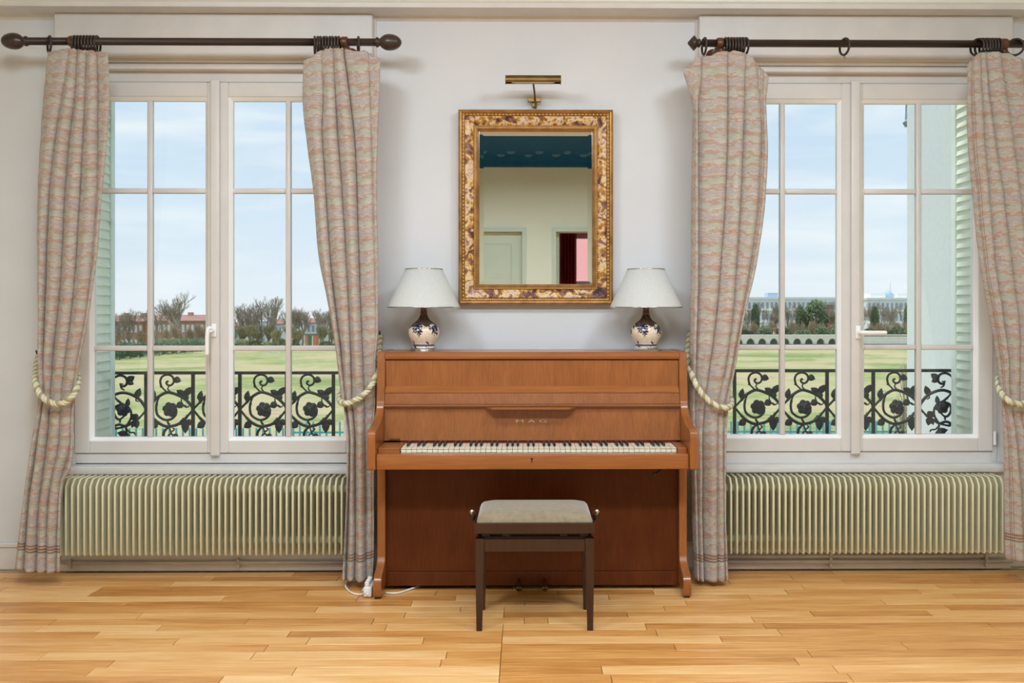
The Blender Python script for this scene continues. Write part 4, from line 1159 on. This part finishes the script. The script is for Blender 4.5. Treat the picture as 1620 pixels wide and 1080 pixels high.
M['bark'] = speckled('grey_bark', (134,124,110), (158,147,132), .9, 3)
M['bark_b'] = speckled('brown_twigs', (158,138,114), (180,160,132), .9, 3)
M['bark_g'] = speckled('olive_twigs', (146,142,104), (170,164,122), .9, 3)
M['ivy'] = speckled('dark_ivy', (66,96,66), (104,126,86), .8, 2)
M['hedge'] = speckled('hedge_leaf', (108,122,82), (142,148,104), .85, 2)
def bare(seed, h, spread, levels=5, trunk=.3, r0=.09, nsub=(2,4), mb=None, up=.25):
    rn = random.Random(seed); tr = MB(); br = MB()
    def grow(p, d, L, r, lev):
        pts = [p]; q = p.copy(); dd = d.copy()
        for i in range(3):
            dd = (dd+Vector((rn.uniform(-.16,.16), rn.uniform(-.16,.16), rn.uniform(-.05,.12)))).normalized()
            q = q+dd*L/3; pts.append(q.copy())
        (tr if lev == 0 else br).tube(pts, [r, r*.85, r*.72, r*.6], 5 if lev < 2 else 3, cap=False, smooth=lev < 2)
        if lev >= levels: return
        n = rn.randint(*nsub)+(2 if lev == 0 else 0)
        for i in range(n):
            k = rn.choice((1,2,3,3)) if lev else rn.choice((2,3,3))
            a_ = rn.uniform(0, 2*pi); s_ = spread*rn.uniform(.55,1.15)*(1.35 if lev == 0 else 1)
            nd_ = (dd+Vector((cos(a_)*s_, sin(a_)*s_, up*rn.uniform(.2,1.2)))).normalized()
            grow(pts[k], nd_, L*rn.uniform(.62,.84), max(r*.56, .0085), lev+1)
        grow(pts[3], dd, L*.7, max(r*.6, .0085), lev+1)
    grow(Vector((0,0,0)), Vector((0,0,1)), h*trunk, r0, 0)
    top = max(v.z for v in br.v)
    for b_ in (tr, br):
        for v in b_.v: v *= h/top
    return tr, br
def leafcloud(seed, n, rx, ry, rz, s, bias=.5):
    rn = random.Random(seed); mb = MB()
    for i in range(n):
        a_ = rn.uniform(0,2*pi); cz = rn.uniform(-1,1); rr = rn.uniform(.35,1)**bias
        w = math.sqrt(1-cz*cz)
        p_ = Vector((rx*rr*w*cos(a_), ry*rr*w*sin(a_), rz*(1+rr*cz)))
        t_ = Vector((rn.uniform(-1,1), rn.uniform(-1,1), rn.uniform(-1,1))).normalized(); b_ = t_.orthogonal().normalized()
        k = s*rn.uniform(.6,1.3)
        mb.add([p_+t_*k, p_+b_*k*.6, p_-t_*k, p_-b_*k*.6], [(0,1,2,3)])
    return mb
TM = {}
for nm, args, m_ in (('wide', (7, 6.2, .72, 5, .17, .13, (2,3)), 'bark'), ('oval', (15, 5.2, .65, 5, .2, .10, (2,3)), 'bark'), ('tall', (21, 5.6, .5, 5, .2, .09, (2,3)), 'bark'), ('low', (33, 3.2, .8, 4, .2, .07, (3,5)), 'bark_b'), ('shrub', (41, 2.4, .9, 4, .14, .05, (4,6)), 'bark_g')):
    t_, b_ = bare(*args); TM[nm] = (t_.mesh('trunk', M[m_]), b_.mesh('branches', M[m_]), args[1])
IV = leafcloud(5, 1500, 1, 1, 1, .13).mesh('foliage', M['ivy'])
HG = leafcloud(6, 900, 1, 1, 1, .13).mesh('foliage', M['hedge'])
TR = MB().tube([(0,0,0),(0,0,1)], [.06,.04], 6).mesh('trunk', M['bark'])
def tree(kind, px, Yt, hpx, label, group, zbase=ZG, wide=1.0, name='bare_tree', rz=None):
    b_ = P(px, 600, Yt); sc2 = F/Yt
    H = hpx/sc2; t_, br, h0 = TM[kind]; s_ = H/h0
    T = thing(name, (b_.x, Yt, zbase), label, 'tree' if name == 'bare_tree' else 'shrub', group)
    for nm, me in (('trunk', t_), ('branches', br)):
        o = inst(nm, me, T, (b_.x, Yt, zbase)); o.scale = (s_*wide, s_*wide, s_)
        o.rotation_euler = (0, 0, random.uniform(0, 6.28) if rz is None else rz)
def leafy(px, Yt, wpx, hpx, me, label, cat, group, name, trunk=0, zbase=ZG):
    b_ = P(px, 600, Yt); sc2 = F/Yt
    T = thing(name, (b_.x, Yt, zbase), label, cat, group)
    tz = trunk/sc2; hz = (hpx-trunk)/sc2
    o = inst('foliage', me, T, (b_.x, Yt, zbase+tz)); o.scale = (wpx/sc2/2, wpx/sc2/2, hz/2); o.rotation_euler = (0,0,random.uniform(0,6))
    o = inst('trunk', TR, T, (b_.x, Yt, zbase)); o.scale = (1.5, 1.5, tz+hz*.8)
random.seed(9)
gl = 'bare trees beyond the meadow, left window'; gr = 'bare trees beyond the meadow, right window'
tree('oval', 205, 88, 78, 'bare tree nearest the left shutter', gl)
tree('wide', 287, 104, 94, 'tall spreading bare tree left of the window handle', gl)
tree('tall', 247, 106, 62, 'small bare tree just left of the tall spreading tree', gl)
tree('oval', 384, 107, 72, 'bare tree just right of the left window centre bar', gl)
tree('tall', 412, 106, 74, 'bare tree left of the pair beside the right glazing bar', gl)
tree('tall', 434, 105, 84, 'slim bare tree left of the glazing bar in the left window', gl)
for i, px in enumerate((398, 466, 478, 508, 522, 536)):
    tree('oval', px, 110+i, 58+(i*7) % 9, ORD[i]+' small bare tree from the left in the row beside the kiosk', gl)
for i, px in enumerate((186, 222, 236, 262, 276, 300, 314, 326)):
    tree('low', px, 95+i*1.7, 36+(i*5) % 11, ORD[i]+' low twiggy brown shrub from the left along the green mesh fence', 'twiggy shrubs, left window', name='bare_shrub', wide=.62)
for i, px in enumerate((366, 380, 394, 408, 424, 440, 456, 470, 510, 524, 538)):
    tree('shrub', px, 103+(i*3) % 5, 30+(i*5) % 11, ORD[i]+' low olive twiggy shrub from the left, right leaf of the left window', 'olive shrubs, left window', name='bare_shrub', wide=.6)
for i, px in enumerate((178, 194, 210, 226, 242, 258, 274, 290, 306, 322, 336)):
    leafy(px, 83+i*2.0, 24, 18+(i*7) % 9, HG, ORD[i]+' rounded green bush from the left at the foot of the mesh fence', 'bush', 'green bushes, left window', 'bush')
for i, px in enumerate((364, 384, 404, 424, 444, 464, 516, 536)):
    leafy(px, 104, 24, 11+(i*5) % 7, HG, ORD[i]+' low green bush from the left on the meadow edge beside the kiosk', 'bush', 'far green bushes, left window', 'bush')
for i, px in enumerate((1182, 1200, 1214, 1228, 1246, 1262, 1276, 1302, 1322, 1340, 1362, 1386, 1398, 1412, 1426, 1440)):
    tree(('oval','tall','wide')[i % 3], px, 128+(i*5) % 9, 54+(i*7) % 13, ORD[i]+' bare grey tree from the left in front of the white apartment blocks', gr, wide=.8)
for i, px in enumerate((1176, 1192, 1208, 1222, 1238, 1254, 1270, 1286, 1300, 1314, 1328, 1378, 1392, 1404, 1418, 1432, 1446)):
    tree('low', px, 119.6+.0*i, 34+(i*5) % 9, ORD[i]+' low twiggy brown shrub from the left behind the white arcade wall', 'twiggy shrubs, right window', name='bare_shrub', wide=.62)
for px, w, h, lb in ((1195, 14, 62, 'narrow dark ivy-clad tree near the left edge of the right window'), (1266, 16, 60, 'narrow dark ivy-clad tree left of the big dark tree'), (1291, 38, 68, 'broad dark green tree in front of the brick tower, right window'), (1384, 14, 58, 'narrow dark ivy-clad tree beside the horizontal window handle'), (1437, 14, 62, 'narrow dark ivy-clad tree against the white house wing')):
    leafy(px, 123.5, w, h, IV, lb, 'tree', 'dark ivy-clad trees', 'ivy_tree', trunk=6)
for i, px in enumerate((1180, 1210, 1240, 1270, 1300, 1325, 1376, 1398, 1420, 1442)):
    leafy(px, 115.4, 26, 24+(i*5) % 7, IV, ORD[i]+' low dark green bush from the left behind the white arcade wall', 'bush', 'dark bushes, right window', 'bush')
tree('tall', 1447, 14, 400, 'slender bare sapling close beside the white house wing', gr, wide=.28)
# green mesh fence along the meadow edge (left window)
M['mesh'] = mat('green_fence', (58,110,96), .6)
a_, b_ = at_z(172, 571, ZG), at_z(340, 553.5, ZG)
MF = thing('mesh_fence', (a_+b_)/2, 'green mesh fence with posts edging the meadow, left window', 'fence')
pm = MB().tube([(0,0,0),(0,0,1.5)], .035, 6).mesh('post', M['mesh'])
for i in range(13): inst('post', pm, MF, a_.lerp(b_, i/12))
mb = MB()
for i in range(8):
    z_ = .1+.19*i; mb.tube([a_+Vector((0,0,z_)), b_+Vector((0,0,z_))], .012, 4)
for i in range(90):
    q_ = a_.lerp(b_, i/89); mb.tube([q_+Vector((0,0,.05)), q_+Vector((0,0,1.45))], .008, 3)
mb.build('wire_mesh', M['mesh'], MF)

# kiosk
M['orange'] = speckled('orange_brick', (206,104,62), (222,124,78), .8, 5)
M['green_d'] = mat('green_door', (34,112,92), .5)
M['concrete'] = speckled('pale_concrete', (214,214,208), (228,228,222), .85, 2)
kY = 101; kx0, kx1 = P(482.5,600,kY).x, P(499.5,600,kY).x; kz0, kz1 = ZG, P(490,528,kY).z
KS = thing('kiosk', ((kx0+kx1)/2, kY, ZG), 'tiny orange brick hut with green door and flat roof', 'hut')
MB().box(kx0, kx1, kY, kY+1.2, kz0, kz1-.1).build('walls', M['orange'], KS)
MB().box(kx0-.12, kx1+.12, kY-.12, kY+1.3, kz1-.1, kz1).build('roof', M['mesh'], KS)
kw_ = kx1-kx0
MB().box(kx0+kw_*.28, kx0+kw_*.62, kY-.02, kY, kz0+.02, kz1-.2).build('door', M['green_d'], KS)
MB().box(kx0+kw_*.66, kx0+kw_*.74, kY-.02, kY, kz0+.02, kz1-.2).build('white_jamb', M['concrete'], KS)
p0, p1 = P(362, 549.5, 101), P(548, 547, 101)
tag(MB().box(p0.x, p1.x, 100.4, 100.8, ZG, ZG+.22).build('kerb_wall', M['concrete']), 'low pale kerb wall at the foot of the kiosk', 'wall')
p_ = at_z(432, 557, ZG)
tag(MB().prism([(p_.x-.9, p_.y-.3), (p_.x+.9, p_.y-.3), (p_.x+.7, p_.y+.6), (p_.x-.7, p_.y+.6)], 'z', ZG, ZG+.22).build('concrete_slab', M['concrete']), 'small pale concrete slab lying on the meadow', 'slab')

# arcade wall across the meadow (right window)
aY = 112; za0, za1 = ZG, P(1250,530.5,aY).z
ax0, ax1, ax2 = P(1160,540,aY).x, P(1332,540,aY).x, P(1480,540,aY).x
AW = thing('arcade_wall', ((ax0+ax2)/2, aY, ZG), 'long low white wall with round arches across the meadow', 'wall')
pitch = 18.6/F*aY; fx = P(1187.5,540,aY).x
nA = 9; aw = .50; ah = (za1-za0)*.52
for i in range(nA):
    cx = fx+pitch*(i-1)
    pts = [(cx-pitch/2, za0+.25), (cx-aw, za0+.25)]+[(cx-aw*cos(pi*t_/10), za0+.25+ah*sin(pi*t_/10)) for t_ in range(11)]+[(cx+aw, za0+.25), (cx+pitch/2, za0+.25), (cx+pitch/2, za1), (cx-pitch/2, za1)]
    MB().prism(pts, 'y', aY, aY+.4).build('arch_bay', M['concrete'], AW)
MB().box(fx+pitch*(nA-1.5), ax2, aY, aY+.4, za0+.25, za1-.1).build('wall_run', M['concrete'], AW)
MB().box(ax0, ax2, aY-.05, aY+.45, za1, za1+.1).build('coping', M['concrete'], AW)
M['shadow_wall'] = speckled('arch_shade_grey', (70,78,80), (90,96,96), .9, 2)  # dark grey stands in for the shade behind the arches; the plinth shares it
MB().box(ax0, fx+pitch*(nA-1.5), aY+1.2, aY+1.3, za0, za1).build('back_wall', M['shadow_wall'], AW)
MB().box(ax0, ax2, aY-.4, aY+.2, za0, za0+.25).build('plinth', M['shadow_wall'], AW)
M['track'] = speckled('sandy_track', (206,176,96), (216,190,120), .95, .4)
tag(MB().box(ax0-10, ax2+10, aY-5, aY-1.5, ZG, ZG+.03).build('sandy_track', M['track']), 'yellowish sandy track in front of the arcade wall', 'path', kind='structure')

# ---------------------------------------------------------------- far buildings
M['rwin'] = mat('dark_window', (158,166,178), .3)
M['wwin'] = mat('white_window', (232,232,228), .5)
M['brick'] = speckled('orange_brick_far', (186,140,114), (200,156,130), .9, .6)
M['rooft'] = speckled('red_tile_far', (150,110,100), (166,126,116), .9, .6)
M['pale'] = speckled('pale_render', (232,232,230), (242,242,240), .9, .4)
M['grey_r'] = speckled('grey_roof', (160,164,172), (180,184,190), .9, .4)
M['bluebox'] = mat('blue_plant_box', (168,192,216), .6)
ZF = -9
def block(name, label, pxa, pxb, pyt, Yb, depth, wm, rm, winm, rows, cols_, roof='flat', cat='building', group=None, rh=0, ww=.55):
    A, B = P(pxa, pyt, Yb), P(pxb, pyt, Yb); zt = (A.z+B.z)/2; sc2 = F/Yb
    T = thing(name, ((A.x+B.x)/2, Yb, ZF), label, cat, group)
    MB().box(A.x, B.x, Yb, Yb+depth, ZF, zt).build('walls', wm, T)
    if roof == 'gable':
        r_ = rh/sc2
        MB().prism([(Yb-.5,zt-.2),(Yb-.5,zt),(Yb+depth/2,zt+r_),(Yb+depth+.5,zt),(Yb+depth+.5,zt-.2)], 'x', A.x-.4, B.x+.4).build('roof', rm, T)
        for i in range(max(2, cols_//4)):
            cx = A.x+(B.x-A.x)*(i+.5)/max(2, cols_//4)
            MB().box(cx-.35, cx+.35, Yb+depth*.40, Yb+depth*.52, zt+r_*.4, zt+r_+.5).build('chimney', wm, T)
    else:
        MB().box(A.x-.2, B.x+.2, Yb-.2, Yb+depth+.2, zt, zt+.5).build('roof', rm, T)
    pw = (B.x-A.x)/cols_; fh = 2.9
    me = MB().box(-pw*ww/2, pw*ww/2, -.06, .02, 0, 1.5).mesh('window', winm)
    for r_ in range(rows):
        for c_ in range(cols_):
            inst('window', me, T, (A.x+pw*(c_+.5), Yb, zt-2.3-fh*r_))
    return T, A, B, zt
block('brick_row', 'long orange brick row with red roof behind the left shutter trees', 168, 226, 508, 190, 12, M['brick'], M['rooft'], M['wwin'], 3, 8, 'gable', group='far houses, left window', rh=9)
block('brick_row', 'orange brick row with red roof behind the tall spreading tree', 234, 338, 507, 185, 12, M['brick'], M['rooft'], M['wwin'], 3, 14, 'gable', group='far houses, left window', rh=9)
for i, (a_, b_, t_) in enumerate(((352,386,516), (390,420,508), (424,446,512), (450,476,504), (478,506,510), (508,548,502))):
    block('pale_house', ORD[i]+' pale house from the left among the trees of the left window', a_, b_, t_, 200+8*i, 5, M['pale'], M['grey_r'] if i % 2 else M['rooft'], M['rwin'], 2, 4, 'gable', 'house', 'far pale houses', rh=7)
T, A, B, zt = block('apartment_block', 'long white apartment block left of the red brick tower, right window', 1168, 1352, 473, 230, 14, M['pale'], M['pale'], M['rwin'], 5, 26, cat='building', ww=.5)
for i in range(5):
    MB().box(A.x, B.x, 229.6, 230, zt-2.95-2.9*i, zt-2.75-2.9*i).build('balcony_band', M['pale'], T)
p_ = P(1226, 470, 230); MB().box(p_.x-1.3, p_.x+1.3, 232, 235, zt+.5, zt+1.6).build('plant_room', M['bluebox'], T)
T, A, B, zt = block('apartment_block', 'white apartment block with dome on the roof near the house wing', 1372, 1500, 474, 225, 14, M['pale'], M['pale'], M['rwin'], 5, 18, cat='building', ww=.5)
for i in range(5): MB().box(A.x, B.x, 224.6, 225, zt-2.95-2.9*i, zt-2.75-2.9*i).build('balcony_band', M['pale'], T)
for a_, b_ in ((1382,1406), (1424,1446)):
    MB().box(P(a_,470,225).x, P(b_,470,225).x, 227, 232, zt+.5, zt+1.6).build('plant_room', M['pale'], T)
p_ = P(1415, 465, 225); MB().ball((p_.x, 229, zt+1.0), 1.15, 14, (1,1,1.2)).build('dome', M['bluebox'], T)
MB().tube([(p_.x+.6,229,zt+1.8),(p_.x+.6,229,zt+4.5)], .06, 5).build('mast', M['bluebox'], T)
block('brick_tower', 'narrow red brick tower beside the white apartment block', 1311, 1318.5, 482, 170, 4, speckled('dark_red_brick', (128,66,58), (146,80,70), .9, 1), M['grey_r'], M['rwin'], 2, 1)
for px, lb in ((1232, 'small red brick hut behind the arcade wall, near the left glazing bar'), (1325, 'small red brick hut behind the arcade wall, near the window centre bar')):
    b_ = P(px, 600, 117)
    T = thing('brick_hut', (b_.x, 117, ZG), lb, 'hut', 'brick huts')
    MB().box(b_.x-.3, b_.x+.3, 117, 118, ZG, ZG+1.9).build('walls', M['orange'], T)
    MB().box(b_.x-.42, b_.x+.42, 116.9, 118.1, ZG+1.9, ZG+2.05).build('roof', M['rooft'], T)
# belt of trees closing the far side of the meadow between and beside the two views
rb = random.Random(12); belt = MB()
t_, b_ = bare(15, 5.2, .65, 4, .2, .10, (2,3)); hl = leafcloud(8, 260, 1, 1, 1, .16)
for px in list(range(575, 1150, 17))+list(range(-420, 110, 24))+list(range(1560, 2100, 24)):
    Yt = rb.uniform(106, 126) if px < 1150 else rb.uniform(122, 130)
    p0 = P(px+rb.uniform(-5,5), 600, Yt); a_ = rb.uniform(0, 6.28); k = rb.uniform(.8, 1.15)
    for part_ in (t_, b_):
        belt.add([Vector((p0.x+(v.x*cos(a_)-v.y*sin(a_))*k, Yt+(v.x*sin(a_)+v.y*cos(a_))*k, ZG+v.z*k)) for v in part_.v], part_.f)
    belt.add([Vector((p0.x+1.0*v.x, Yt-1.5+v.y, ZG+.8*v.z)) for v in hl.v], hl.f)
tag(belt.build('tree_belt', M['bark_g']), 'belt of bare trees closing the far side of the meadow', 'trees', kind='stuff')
